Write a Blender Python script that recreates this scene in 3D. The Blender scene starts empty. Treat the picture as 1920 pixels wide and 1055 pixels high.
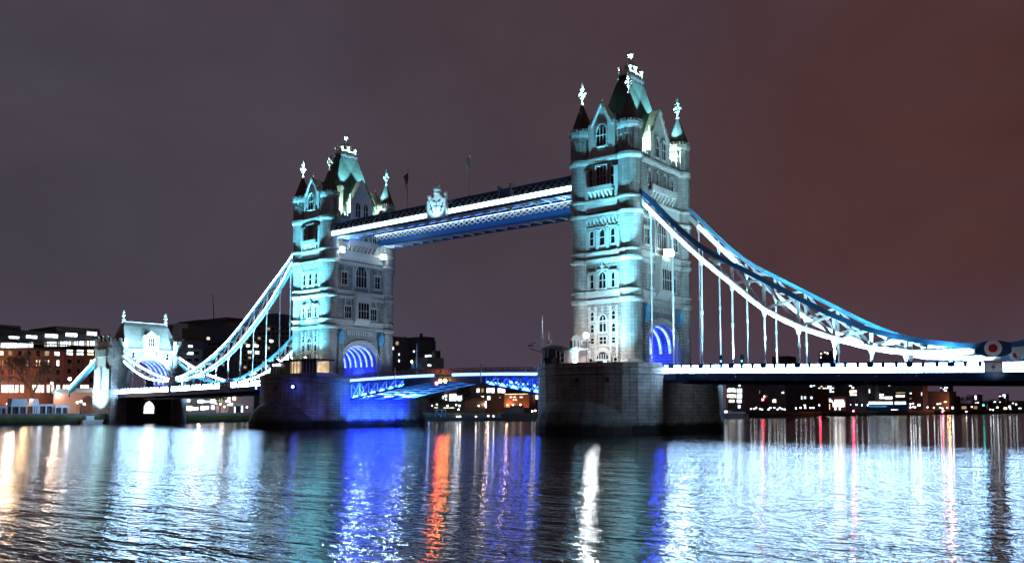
import bpy, math, random
from mathutils import Vector, Matrix, Quaternion
R = math.radians
PI = math.pi
random.seed(7)
scene = bpy.context.scene
col = scene.collection

# ------------------------------------------------------------------ camera
CAM = Vector((126.4496, -143.1279, 4.3526))
YAW, PITCH, ROLL, F, PPY = 0.6745, 0.0667, -0.0008, 1651.98, 654.72
_fw = Vector((-math.sin(YAW)*math.cos(PITCH), math.cos(YAW)*math.cos(PITCH), math.sin(PITCH)))
_r = Vector((math.cos(YAW), math.sin(YAW), 0)); _u = _r.cross(_fw)
_rt = _r*math.cos(ROLL) + _u*math.sin(ROLL); _up = -_r*math.sin(ROLL) + _u*math.cos(ROLL)
cd = bpy.data.cameras.new('camera'); cam = bpy.data.objects.new('camera', cd); col.objects.link(cam)
cam.matrix_world = Matrix(((_rt.x, _up.x, -_fw.x, CAM.x), (_rt.y, _up.y, -_fw.y, CAM.y), (_rt.z, _up.z, -_fw.z, CAM.z), (0, 0, 0, 1)))
cd.sensor_width = 36; cd.lens = F/1920*36; cd.shift_y = (PPY-527.5)/1920
cd.clip_start = 0.5; cd.clip_end = 9000
scene.camera = cam

def on_y(px, py, Y):          # the point of the plane y = Y behind a place in the photograph
    k = _fw + _rt*((px-960)/F) + _up*((PPY-py)/F); t = (Y-CAM.y)/k.y
    return CAM + k*t
def on_x(px, py, X):
    k = _fw + _rt*((px-960)/F) + _up*((PPY-py)/F); t = (X-CAM.x)/k.x
    return CAM + k*t

# ------------------------------------------------------------------ sky, exposure, render
world = bpy.data.worlds.new('World'); scene.world = world; world.use_nodes = True
nt = world.node_tree; nt.nodes.clear()
def N(t, **k):
    n = nt.nodes.new(t)
    for a, b in k.items(): setattr(n, a, b)
    return n
out = N('ShaderNodeOutputWorld'); bg = N('ShaderNodeBackground'); tc = N('ShaderNodeTexCoord')
dot = N('ShaderNodeVectorMath', operation='DOT_PRODUCT'); dot.inputs[1].default_value = (0.781, 0.624, 0.0)
sep = N('ShaderNodeSeparateXYZ')
nz = N('ShaderNodeTexNoise'); nz.inputs['Scale'].default_value = 2.6; nz.inputs['Detail'].default_value = 6; nz.inputs['Roughness'].default_value = .5; nz.inputs['Distortion'].default_value = .6
mp = N('ShaderNodeMapping'); mp.inputs['Scale'].default_value = (1, 1, 2.2)
ad = N('ShaderNodeMath', operation='MULTIPLY_ADD'); ad.inputs[1].default_value = .75; ad.inputs[2].default_value = -.375
su = N('ShaderNodeMath', operation='ADD')
el = N('ShaderNodeMath', operation='MULTIPLY_ADD'); el.inputs[1].default_value = .55; el.inputs[2].default_value = -.13
su2 = N('ShaderNodeMath', operation='ADD')
mr = N('ShaderNodeMapRange'); mr.inputs[1].default_value = -.55; mr.inputs[2].default_value = .62
cr = N('ShaderNodeValToRGB'); e = cr.color_ramp.elements
e[0].position = 0; e[0].color = (.063, .054, .072, 1)
e[1].position = 1; e[1].color = (.052, .026, .025, 1)
for p, c in ((.30, (.065, .051, .070, 1)), (.55, (.066, .046, .060, 1)), (.78, (.067, .040, .050, 1)), (.9, (.065, .033, .038, 1))):
    x = e.new(p); x.color = c
nt.links.new(tc.outputs['Generated'], dot.inputs[0]); nt.links.new(tc.outputs['Generated'], sep.inputs[0])
nt.links.new(tc.outputs['Generated'], mp.inputs[0]); nt.links.new(mp.outputs[0], nz.inputs['Vector'])
nt.links.new(nz.outputs['Fac'], ad.inputs[0]); nt.links.new(ad.outputs[0], su.inputs[0]); nt.links.new(dot.outputs['Value'], su.inputs[1])
nt.links.new(sep.outputs['Z'], el.inputs[0]); nt.links.new(el.outputs[0], su2.inputs[0]); nt.links.new(su.outputs[0], su2.inputs[1])
nt.links.new(su2.outputs[0], mr.inputs[0]); nt.links.new(mr.outputs[0], cr.inputs[0])
dim = N('ShaderNodeMapRange'); dim.inputs[1].default_value = .54; dim.inputs[2].default_value = .8; dim.inputs[3].default_value = 1; dim.inputs[4].default_value = .3
nt.links.new(dot.outputs['Value'], dim.inputs[0]); n2 = N('ShaderNodeTexNoise'); n2.inputs['Scale'].default_value = 3.0; n2.inputs['Detail'].default_value = 5; n2.inputs['Roughness'].default_value = .55; n2.inputs['Distortion'].default_value = .8
m2 = N('ShaderNodeMapping'); m2.inputs['Scale'].default_value = (1, 1, 1.5); m2.inputs['Location'].default_value = (3, 1, 2)
v2 = N('ShaderNodeMapRange'); v2.inputs[1].default_value = .3; v2.inputs[2].default_value = .7; v2.inputs[3].default_value = .87; v2.inputs[4].default_value = 1.13
mu = N('ShaderNodeMath', operation='MULTIPLY')
nt.links.new(tc.outputs['Generated'], m2.inputs[0]); nt.links.new(m2.outputs[0], n2.inputs['Vector']); nt.links.new(n2.outputs['Fac'], v2.inputs[0])
nt.links.new(v2.outputs[0], mu.inputs[0]); nt.links.new(dim.outputs[0], mu.inputs[1]); nt.links.new(mu.outputs[0], bg.inputs[1]); gd = N('ShaderNodeVectorMath', operation='DOT_PRODUCT'); gd.inputs[1].default_value = tuple((_fw+_rt*.44+_up*.20).normalized())
gm = N('ShaderNodeMapRange'); gm.inputs[1].default_value = .962; gm.inputs[2].default_value = 1.0; gm.inputs[3].default_value = 0; gm.inputs[4].default_value = .55; gm.interpolation_type = 'SMOOTHSTEP'
gx = N('ShaderNodeMix', data_type='RGBA'); gx.inputs[7].default_value = (.088, .033, .026, 1)
hz = N('ShaderNodeMapRange'); hz.inputs[1].default_value = .0; hz.inputs[2].default_value = .17; hz.inputs[3].default_value = .8; hz.inputs[4].default_value = 0; hz.interpolation_type = 'SMOOTHSTEP'
hx = N('ShaderNodeMix', data_type='RGBA'); hx.inputs[7].default_value = (.076, .054, .086, 1)
nt.links.new(tc.outputs['Generated'], gd.inputs[0]); nt.links.new(gd.outputs['Value'], gm.inputs[0]); nt.links.new(gm.outputs[0], gx.inputs[0]); nt.links.new(cr.outputs[0], gx.inputs[6])
nt.links.new(sep.outputs['Z'], hz.inputs[0]); nt.links.new(hz.outputs[0], hx.inputs[0]); nt.links.new(gx.outputs[2], hx.inputs[6]); nt.links.new(hx.outputs[2], bg.inputs[0]); nt.links.new(bg.outputs[0], out.inputs[0])
scene.view_settings.view_transform = 'Standard'; scene.view_settings.look = 'None'
scene.view_settings.exposure = 0; scene.view_settings.gamma = 1
cy = scene.cycles
cy.use_denoising = True; cy.max_bounces = 6; cy.diffuse_bounces = 2; cy.glossy_bounces = 3; cy.transmission_bounces = 3
cy.sample_clamp_indirect = 40; cy.caustics_reflective = False; cy.caustics_refractive = False

# ------------------------------------------------------------------ materials
MATS = {}
def newmat(name):
    m = bpy.data.materials.new(name); m.use_nodes = True; m.node_tree.nodes.clear(); MATS[name] = m
    t = m.node_tree; o = t.nodes.new('ShaderNodeOutputMaterial'); return m, t, o
def _n(t, ty, **k):
    n = t.nodes.new(ty)
    for a, b in k.items(): setattr(n, a, b)
    return n
def flat_uv(t):
    """object-space coordinates laid on the wall the face belongs to: along the wall, up"""
    g = _n(t, 'ShaderNodeNewGeometry'); tc = _n(t, 'ShaderNodeTexCoord')
    sn = _n(t, 'ShaderNodeSeparateXYZ'); so = _n(t, 'ShaderNodeSeparateXYZ')
    t.links.new(g.outputs['Normal'], sn.inputs[0]); t.links.new(tc.outputs['Object'], so.inputs[0])
    ax = _n(t, 'ShaderNodeMath', operation='ABSOLUTE'); ay = _n(t, 'ShaderNodeMath', operation='ABSOLUTE')
    t.links.new(sn.outputs[0], ax.inputs[0]); t.links.new(sn.outputs[1], ay.inputs[0])
    gt = _n(t, 'ShaderNodeMath', operation='GREATER_THAN'); t.links.new(ax.outputs[0], gt.inputs[0]); t.links.new(ay.outputs[0], gt.inputs[1])
    mx = _n(t, 'ShaderNodeMix'); t.links.new(gt.outputs[0], mx.inputs[0]); t.links.new(so.outputs[0], mx.inputs[2]); t.links.new(so.outputs[1], mx.inputs[3])
    cb = _n(t, 'ShaderNodeCombineXYZ'); t.links.new(mx.outputs[0], cb.inputs[0]); t.links.new(so.outputs[2], cb.inputs[1])
    return cb.outputs[0], tc.outputs['Object']
def masonry(name, c1, c2, cm, bw, bh, mortar=.03, rough=.85, bump=.25, stain=.35, stain_col=(.05, .045, .04)):
    m, t, o = newmat(name)
    uv, ob = flat_uv(t)
    b = _n(t, 'ShaderNodeTexBrick'); b.inputs['Scale'].default_value = 1; b.inputs['Brick Width'].default_value = bw; b.inputs['Row Height'].default_value = bh
    b.inputs['Mortar Size'].default_value = mortar; b.inputs['Mortar Smooth'].default_value = .2; b.inputs['Bias'].default_value = 0
    b.inputs['Color1'].default_value = (*c1, 1); b.inputs['Color2'].default_value = (*c2, 1); b.inputs['Mortar'].default_value = (*cm, 1)
    t.links.new(uv, b.inputs['Vector'])
    n1 = _n(t, 'ShaderNodeTexNoise'); n1.inputs['Scale'].default_value = .55; n1.inputs['Detail'].default_value = 6; n1.inputs['Roughness'].default_value = .65
    t.links.new(ob, n1.inputs['Vector'])
    rp = _n(t, 'ShaderNodeMapRange'); rp.inputs[1].default_value = .48; rp.inputs[2].default_value = .72; rp.inputs[3].default_value = 0; rp.inputs[4].default_value = stain
    t.links.new(n1.outputs['Fac'], rp.inputs[0])
    mx = _n(t, 'ShaderNodeMix', data_type='RGBA'); t.links.new(rp.outputs[0], mx.inputs[0]); t.links.new(b.outputs['Color'], mx.inputs[6]); mx.inputs[7].default_value = (*stain_col, 1)
    n3 = _n(t, 'ShaderNodeTexNoise'); n3.inputs['Scale'].default_value = 1; n3.inputs['Detail'].default_value = 4   # rain streaks
    m3 = _n(t, 'ShaderNodeMapping'); m3.inputs['Scale'].default_value = (1.5, 1.5, .10); t.links.new(ob, m3.inputs[0]); t.links.new(m3.outputs[0], n3.inputs['Vector'])
    r3 = _n(t, 'ShaderNodeMapRange'); r3.inputs[1].default_value = .5; r3.inputs[2].default_value = .75; r3.inputs[3].default_value = 0; r3.inputs[4].default_value = stain*.9; t.links.new(n3.outputs['Fac'], r3.inputs[0])
    mx2 = _n(t, 'ShaderNodeMix', data_type='RGBA'); t.links.new(r3.outputs[0], mx2.inputs[0]); t.links.new(mx.outputs[2], mx2.inputs[6]); mx2.inputs[7].default_value = (*stain_col, 1); mx = mx2
    p = _n(t, 'ShaderNodeBsdfPrincipled'); p.inputs['Roughness'].default_value = rough
    t.links.new(mx.outputs[2], p.inputs['Base Color'])
    n2 = _n(t, 'ShaderNodeTexNoise'); n2.inputs['Scale'].default_value = 6; n2.inputs['Detail'].default_value = 4; t.links.new(ob, n2.inputs['Vector'])
    s = _n(t, 'ShaderNodeMath', operation='MULTIPLY_ADD'); s.inputs[1].default_value = -1.0; t.links.new(b.outputs['Fac'], s.inputs[0]); t.links.new(n2.outputs['Fac'], s.inputs[2])
    bp = _n(t, 'ShaderNodeBump'); bp.inputs['Strength'].default_value = bump; bp.inputs['Distance'].default_value = .08
    t.links.new(s.outputs[0], bp.inputs['Height']); t.links.new(bp.outputs[0], p.inputs['Normal'])
    t.links.new(p.outputs[0], o.inputs[0]); return m
def paint(name, c, rough=.5, metal=0.0, var=.15, scale=1.5, spec=.4):
    m, t, o = newmat(name)
    tc = _n(t, 'ShaderNodeTexCoord'); n = _n(t, 'ShaderNodeTexNoise'); n.inputs['Scale'].default_value = scale; n.inputs['Detail'].default_value = 5
    t.links.new(tc.outputs['Object'], n.inputs['Vector'])
    mx = _n(t, 'ShaderNodeMix', data_type='RGBA'); t.links.new(n.outputs['Fac'], mx.inputs[0])
    mx.inputs[6].default_value = (*[max(0, x*(1-var)) for x in c], 1); mx.inputs[7].default_value = (*[min(1, x*(1+var)) for x in c], 1)
    p = _n(t, 'ShaderNodeBsdfPrincipled'); p.inputs['Roughness'].default_value = rough; p.inputs['Metallic'].default_value = metal; p.inputs['Specular IOR Level'].default_value = spec
    t.links.new(mx.outputs[2], p.inputs['Base Color']); t.links.new(p.outputs[0], o.inputs[0]); return m
def glow(name, c, s, var=0.0, scale=.5):
    m, t, o = newmat(name)
    em = _n(t, 'ShaderNodeEmission'); em.inputs[0].default_value = (*c, 1); em.inputs[1].default_value = s
    if var:
        tc = _n(t, 'ShaderNodeTexCoord'); n = _n(t, 'ShaderNodeTexNoise'); n.inputs['Scale'].default_value = scale; n.inputs['Detail'].default_value = 2
        t.links.new(tc.outputs['Object'], n.inputs['Vector'])
        mr = _n(t, 'ShaderNodeMapRange'); mr.inputs[1].default_value = .35; mr.inputs[2].default_value = .65; mr.inputs[3].default_value = s*(1-var); mr.inputs[4].default_value = s*(1+var)
        t.links.new(n.outputs['Fac'], mr.inputs[0]); t.links.new(mr.outputs[0], em.inputs[1])
    t.links.new(em.outputs[0], o.inputs[0]); return m

STONE = masonry('granite_ashlar', (.44, .43, .40), (.31, .305, .285), (.10, .098, .095), 1.25, .56, .05, .85, .5, .45)
DRESS = paint('portland_stone', (.55, .54, .50), .8, 0, .18, 1.2)
TURST = masonry('turret_stone', (.46, .45, .42), (.36, .355, .33), (.22, .215, .205), 1.5, .66, .03, .85, .25, .4)
PIERST = masonry('pier_granite', (.38, .345, .305), (.27, .25, .225), (.09, .085, .08), 1.9, .62, .035, .9, .4, .55, (.055, .05, .045))
SLATE = masonry('green_slate', (.055, .115, .10), (.04, .085, .075), (.02, .04, .04), .6, .35, .02, .6, .25, .3)
SPIRE = masonry('brown_slate', (.13, .085, .06), (.095, .065, .05), (.04, .03, .025), .55, .32, .02, .7, .25, .3)
GOLD = paint('gilded_metal', (.86, .82, .66), .4, .1, .08)
GLASS = paint('dark_glass', (.012, .014, .018), .12, 0, .2, 1, .6)
WHITEP = paint('white_paint', (.78, .81, .82), .45, 0, .06)
BLUEP = paint('blue_paint', (.035, .19, .40), .4, 0, .12)
LBLUEP = paint('pale_and_lit_blue', (.16, .42, .62), .4, 0, .12)  # pale paint; on truss chords and shield brackets the paleness is painted light
DKBLUE = paint('dark_blue_paint', (.022, .085, .22), .45, 0, .15)
CHORDP = paint('chord_blue_shaded', (.010, .055, .13), .45, 0, .15)  # chord blue, darkened in colour for its unlit outer face
REDP = paint('red_paint', (.45, .012, .01), .4, 0, .1)
GREYP = paint('grey_paint', (.32, .32, .34), .55, 0, .12)
DARK = paint('dark_iron', (.03, .032, .036), .55, .2, .2)
ASPH = paint('asphalt', (.05, .05, .05), .9, 0, .2)
CONC = masonry('brown_concrete', (.125, .10, .088), (.105, .085, .075), (.07, .06, .055), 3.2, 2.9, .05, .9, .2, .3)
DCONC = masonry('dark_concrete', (.09, .085, .10), (.07, .067, .08), (.03, .03, .035), 3.0, 3.2, .05, .9, .2, .25)
PALE = masonry('pale_concrete', (.26, .25, .26), (.22, .22, .23), (.14, .14, .14), 4, 1.6, .05, .85, .15, .25)
BRICK = masonry('red_brick', (.30, .088, .045), (.23, .062, .035), (.20, .12, .09), .9, .3, .03, .9, .2, .3)
DBRICK = masonry('dark_brick', (.11, .05, .035), (.085, .04, .03), (.06, .045, .04), .9, .3, .03, .9, .2, .3)
OBRICK = masonry('orange_brick', (.40, .13, .05), (.33, .10, .04), (.25, .13, .08), .9, .3, .03, .9, .2, .3)
GROUND = paint('quay_paving', (.11, .105, .10), .9, 0, .3, .4)
BARK = paint('bark', (.09, .055, .035), .9, 0, .25, 4)
LEAF = paint('dark_foliage', (.035, .05, .022), .8, 0, .4, 1)
AWN = paint('pale_awning', (.40, .50, .62), .6, 0, .08)
PINKW = paint('pink_render', (.55, .36, .34), .75, 0, .1)
FLAGM = paint('flag_cloth', (.16, .07, .045), .8, 0, .3, 1.2)
def moss():
    m, t, o = newmat('river_wall_stone')
    tc = _n(t, 'ShaderNodeTexCoord'); g = _n(t, 'ShaderNodeNewGeometry'); sp = _n(t, 'ShaderNodeSeparateXYZ'); t.links.new(g.outputs['Position'], sp.inputs[0])
    n = _n(t, 'ShaderNodeTexNoise'); n.inputs['Scale'].default_value = .35; n.inputs['Detail'].default_value = 6; t.links.new(tc.outputs['Object'], n.inputs['Vector'])
    a = _n(t, 'ShaderNodeMath', operation='MULTIPLY_ADD'); a.inputs[1].default_value = -1.6; a.inputs[2].default_value = .8; t.links.new(n.outputs['Fac'], a.inputs[0])
    s = _n(t, 'ShaderNodeMath', operation='ADD'); t.links.new(a.outputs[0], s.inputs[0]); t.links.new(sp.outputs[2], s.inputs[1])
    r = _n(t, 'ShaderNodeValToRGB'); e = r.color_ramp.elements
    mr = _n(t, 'ShaderNodeMapRange'); mr.inputs[1].default_value = 0; mr.inputs[2].default_value = 3; t.links.new(s.outputs[0], mr.inputs[0]); t.links.new(mr.outputs[0], r.inputs[0])
    e[0].position = .05; e[0].color = (.008, .009, .006, 1); e[1].position = .8; e[1].color = (.17, .165, .15, 1)
    x = e.new(.25); x.color = (.03, .042, .010, 1); x = e.new(.6); x.color = (.075, .10, .022, 1)
    p = _n(t, 'ShaderNodeBsdfPrincipled'); p.inputs['Roughness'].default_value = .9; t.links.new(r.outputs[0], p.inputs['Base Color']); t.links.new(p.outputs[0], o.inputs[0]); return m
MOSS = moss()
def tide(name, src):
    """pier stone with the weed-dark tide band near the water"""
    m = src.copy(); m.name = name; t = m.node_tree
    p = [n for n in t.nodes if n.type == 'BSDF_PRINCIPLED'][0]; l = p.inputs['Base Color'].links[0].from_socket
    g = _n(t, 'ShaderNodeNewGeometry'); sp = _n(t, 'ShaderNodeSeparateXYZ'); t.links.new(g.outputs['Position'], sp.inputs[0])
    n = _n(t, 'ShaderNodeTexNoise'); n.inputs['Scale'].default_value = .5; t.links.new(g.outputs['Position'], n.inputs['Vector'])
    a = _n(t, 'ShaderNodeMath', operation='ADD'); t.links.new(sp.outputs[2], a.inputs[0]); t.links.new(n.outputs['Fac'], a.inputs[1])
    mr = _n(t, 'ShaderNodeMapRange'); mr.inputs[1].default_value = 1.9; mr.inputs[2].default_value = 2.6; mr.inputs[3].default_value = 1; mr.inputs[4].default_value = 0
    t.links.new(a.outputs[0], mr.inputs[0])
    mx = _n(t, 'ShaderNodeMix', data_type='RGBA'); t.links.new(mr.outputs[0], mx.inputs[0]); t.links.new(l, mx.inputs[6]); mx.inputs[7].default_value = (.012, .013, .010, 1)
    t.links.new(mx.outputs[2], p.inputs['Base Color']); return m
PIERD = tide('shaded_granite_tidal', masonry('shaded_granite', (.12,.115,.10), (.085,.082,.075), (.05,.048,.045), 1.9, .62, .035, .85, .4, .6, (.025,.028,.02)))  # cutwater stone: shade put into the colour, plus the tide band
PIERT = tide('pier_granite_tidal', PIERST)

LED = glow('led_white', (.50, .80, 1.0), 9)
LEDS = glow('led_leaf', (.14, .34, 1.0), 6.5)
LEDB2 = glow('leaf_blue_fill', (.02, .09, 1.0), 55)
LEDP = glow('parapet_wash_glow', (.38, .64, 1.0), 62, .3, .35)  # lamp wash on the parapet face, painted as its own glow
LEDC = glow('led_chord', (.45, .74, 1.0), 26, .35, .5)
LEDCY = glow('led_cyan', (.05, .50, .95), 1.6, .3, .5)
LEDB = glow('hidden_blue_fill', (.08, .24, 1.0), 22)
LEDBS = glow('led_blue_soft', (.03, .12, .9), .9, .3, .5)
RIB = glow('rib_glow', (.06, .11, 1.0), 9, .4, 1.0)  # glow standing in for light washed over the arch ribs
LENS = glow('lamp_lens', (.75, .95, 1.0), 220)
GLOBE = glow('lamp_globe', (1.0, .93, .86), 14)
GLOBEC = glow('lamp_globe_cold', (.85, .95, 1.0), 14)
ORANGE = glow('navigation_orange', (1.0, .24, .04), 160)
REDL = glow('navigation_red', (1.0, .02, .06), 130)
GREENL = glow('signal_green', (.1, 1.0, .7), 5)
WARMW = glow('window_warm', (1.0, .78, .50), 2.6, .5, .6)
COLDW = glow('window_cold', (.82, .95, 1.0), 2.8, .6, .9)
DIMW = glow('window_dim', (1.0, .72, .42), .45, .5, .6)
SHOPW = glow('shop_window', (1.0, .90, .85), 4.5, .6, .5)
CABW = glow('cabin_glow', (1.0, .74, .42), .8, .35, .6)

def water():
    m, t, o = newmat('river_water')
    g = _n(t, 'ShaderNodeNewGeometry')
    def wave(sx, sy, det, rot):
        mp = _n(t, 'ShaderNodeMapping'); mp.inputs['Rotation'].default_value = (0, 0, rot); mp.inputs['Scale'].default_value = (sx, sy, 1)
        t.links.new(g.outputs['Position'], mp.inputs[0])
        n = _n(t, 'ShaderNodeTexNoise'); n.inputs['Scale'].default_value = 1; n.inputs['Detail'].default_value = det; n.inputs['Roughness'].default_value = .55
        t.links.new(mp.outputs[0], n.inputs['Vector']); return n.outputs['Fac']
    w1 = wave(.75, 2.6, 3, -YAW-.05); w2 = wave(.26, 1.05, 3, -YAW+.10); w3 = wave(.05, .19, 2, -YAW-.12)
    last = None
    for w, d in ((w1, .055), (w2, .105), (w3, .20)):
        b = _n(t, 'ShaderNodeBump'); b.inputs['Strength'].default_value = 1; b.inputs['Distance'].default_value = d; t.links.new(w, b.inputs['Height'])
        if last: t.links.new(last.outputs[0], b.inputs['Normal'])
        last = b
    b2 = last
    p = _n(t, 'ShaderNodeBsdfPrincipled'); p.inputs['Base Color'].default_value = (.010, .011, .012, 1); p.inputs['Roughness'].default_value = .05
    p.inputs['IOR'].default_value = 1.33; p.inputs['Specular IOR Level'].default_value = .6
    t.links.new(b2.outputs[0], p.inputs['Normal']); t.links.new(p.outputs[0], o.inputs[0]); return m
WATER = water()

# ------------------------------------------------------------------ mesh helpers
ORG = {}
class MB:
    def __init__(s): s.v = []; s.f = []; s.m = []
    def add(s, vs, fs, m=0):
        b = len(s.v); s.v += [tuple(v) for v in vs]
        for f in fs: s.f.append([b+i for i in f]); s.m.append(m)
        return s
    def box(s, x0, x1, y0, y1, z0, z1, m=0):
        if x0 > x1: x0, x1 = x1, x0
        if y0 > y1: y0, y1 = y1, y0
        return s.add([(x0,y0,z0),(x1,y0,z0),(x1,y1,z0),(x0,y1,z0),(x0,y0,z1),(x1,y0,z1),(x1,y1,z1),(x0,y1,z1)],
                     [(0,3,2,1),(4,5,6,7),(0,1,5,4),(1,2,6,5),(2,3,7,6),(3,0,4,7)], m)
    def beam(s, a, b, w, h, m=0, up=(0,0,1)):
        a = Vector(a); b = Vector(b); d = (b-a).normalized(); up = Vector(up)
        if abs(d.dot(up)) > .98: up = Vector((0,1,0))
        x = d.cross(up).normalized(); y = x.cross(d)
        vs = [p + x*(i*w/2) + y*(j*h/2) for p in (a, b) for i, j in ((-1,-1),(1,-1),(1,1),(-1,1))]
        return s.add(vs, [(0,3,2,1),(4,5,6,7),(0,1,5,4),(1,2,6,5),(2,3,7,6),(3,0,4,7)], m)
    def tube(s, a, b, r0, r1=None, n=8, m=0):
        r1 = r0 if r1 is None else r1
        a = Vector(a); b = Vector(b); d = (b-a).normalized(); q = Vector((0,0,1)) if abs(d.z) < .9 else Vector((1,0,0))
        x = d.cross(q).normalized(); y = d.cross(x)
        vs = [p + (x*math.cos(k*2*PI/n)+y*math.sin(k*2*PI/n))*r for p, r in ((a, r0), (b, r1)) for k in range(n)]
        fs = [(k, (k+1) % n, n+(k+1) % n, n+k) for k in range(n)] + [tuple(range(n))[::-1], tuple(range(n, 2*n))]
        return s.add(vs, fs, m)
    def lathe(s, cx, cy, prof, n=16, m=0, sx=1, sy=1, rot=0, caps=True):
        vs = []; fs = []
        for r, z in prof:
            for k in range(n):
                a = rot + 2*PI*(k+.5)/n; vs.append((cx+r*sx*math.cos(a), cy+r*sy*math.sin(a), z))
        for j in range(len(prof)-1):
            for k in range(n):
                fs.append((j*n+k, j*n+(k+1) % n, (j+1)*n+(k+1) % n, (j+1)*n+k))
        if caps: fs += [tuple(range(n))[::-1], tuple(range((len(prof)-1)*n, len(prof)*n))]
        return s.add(vs, fs, m)
    def prism(s, poly, a, b, ax='z', m=0):
        def P(p, t): return (p[0], p[1], t) if ax == 'z' else ((t, p[0], p[1]) if ax == 'x' else (p[0], t, p[1]))
        n = len(poly); vs = [P(p, a) for p in poly] + [P(p, b) for p in poly]
        fs = [tuple(range(n))[::-1], tuple(range(n, 2*n))] + [(i, (i+1) % n, n+(i+1) % n, n+i) for i in range(n)]
        return s.add(vs, fs, m)
    def loft(s, loops, m=0, caps=True):
        n = len(loops[0]); vs = [p for l in loops for p in l]; fs = []
        for j in range(len(loops)-1):
            for k in range(n): fs.append((j*n+k, j*n+(k+1) % n, (j+1)*n+(k+1) % n, (j+1)*n+k))
        if caps: fs += [tuple(range(n))[::-1], tuple(range((len(loops)-1)*n, len(loops)*n))]
        return s.add(vs, fs, m)
    def sphere(s, c, r, n=10, m=0, sz=1):
        return s.lathe(c[0], c[1], [(max(.001, r*math.sin(PI*i/6)), c[2]-r*sz*math.cos(PI*i/6)) for i in range(7)], n, m)
    def mesh(s, name, mats, off=(0,0,0)):
        me = bpy.data.meshes.new(name)
        me.from_pydata([(v[0]-off[0], v[1]-off[1], v[2]-off[2]) for v in s.v], [], s.f)
        for m in (mats if isinstance(mats, (list, tuple)) else [mats]): me.materials.append(m)
        me.polygons.foreach_set('material_index', s.m)
        import bmesh
        bm = bmesh.new(); bm.from_mesh(me); bmesh.ops.recalc_face_normals(bm, faces=bm.faces); bm.to_mesh(me); bm.free()
        me.update(); return me

def tag(o, label=None, cat=None, group=None, kind=None):
    if label: o['label'] = label
    if cat: o['category'] = cat
    if group: o['group'] = group
    if kind: o['kind'] = kind
    return o
def thing(name, label, cat, loc=(0,0,0), group=None):
    o = bpy.data.objects.new(name, None); col.objects.link(o); o.location = loc; o.empty_display_size = .5
    ORG[o] = Vector(loc); return tag(o, label, cat, group)
def part(name, mb, mat, parent, label=None):
    """mesh written in world coordinates -> child of parent"""
    org = ORG[parent]; o = bpy.data.objects.new(name, mb.mesh(name, mat, org)); col.objects.link(o)
    o.parent = parent; ORG[o] = org
    if label: o['label'] = label
    return o
def place(name, me, parent, loc, rz=0, scale=None):
    """a copy of a shared mesh at a world place, child of parent (whose children share its origin)"""
    o = bpy.data.objects.new(name, me); col.objects.link(o); o.parent = parent
    o.location = Vector(loc) - ORG[parent]; o.rotation_euler = (0, 0, rz)
    if scale: o.scale = scale
    ORG[o] = Vector(loc); return o
def solo(name, mb, mat, label=None, cat=None, group=None, kind=None, loc=(0,0,0)):
    o = bpy.data.objects.new(name, mb.mesh(name, mat, loc)); col.objects.link(o); o.location = loc; ORG[o] = Vector(loc)
    return tag(o, label, cat, group, kind)
def copy_tree(o, parent=None):
    c = o.copy(); col.objects.link(c); c.parent = parent
    ORG[c] = ORG.get(o)
    for ch in list(o.children): copy_tree(ch, c)
    return c
def spot(loc, target, watts, color, angle=60, blend=.6, size=.4):
    l = bpy.data.lights.new('spot_lamp', 'SPOT'); l.energy = watts; l.color = color; l.spot_size = R(angle); l.spot_blend = blend; l.shadow_soft_size = size
    o = bpy.data.objects.new('spot_lamp', l); col.objects.link(o); o.location = loc
    o.rotation_euler = (Vector(target)-Vector(loc)).to_track_quat('-Z', 'Y').to_euler(); return o
def point(loc, watts, color, size=.25):
    l = bpy.data.lights.new('point_lamp', 'POINT'); l.energy = watts; l.color = color; l.shadow_soft_size = size
    o = bpy.data.objects.new('point_lamp', l); col.objects.link(o); o.location = loc; return o
def lerp(pts, x):
    if x <= pts[0][0]: return pts[0][1]
    for (a, b), (c, d) in zip(pts, pts[1:]):
        if x <= c: return b+(d-b)*(x-a)/(c-a)
    return pts[-1][1]
CY = (.165, .69, 1.0); CYW = (.42, .84, 1.0); BLUE = (.008, .03, 1.0); GRN = (.62, 1.0, .78); COOL = (.52, .74, 1.0)

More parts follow.
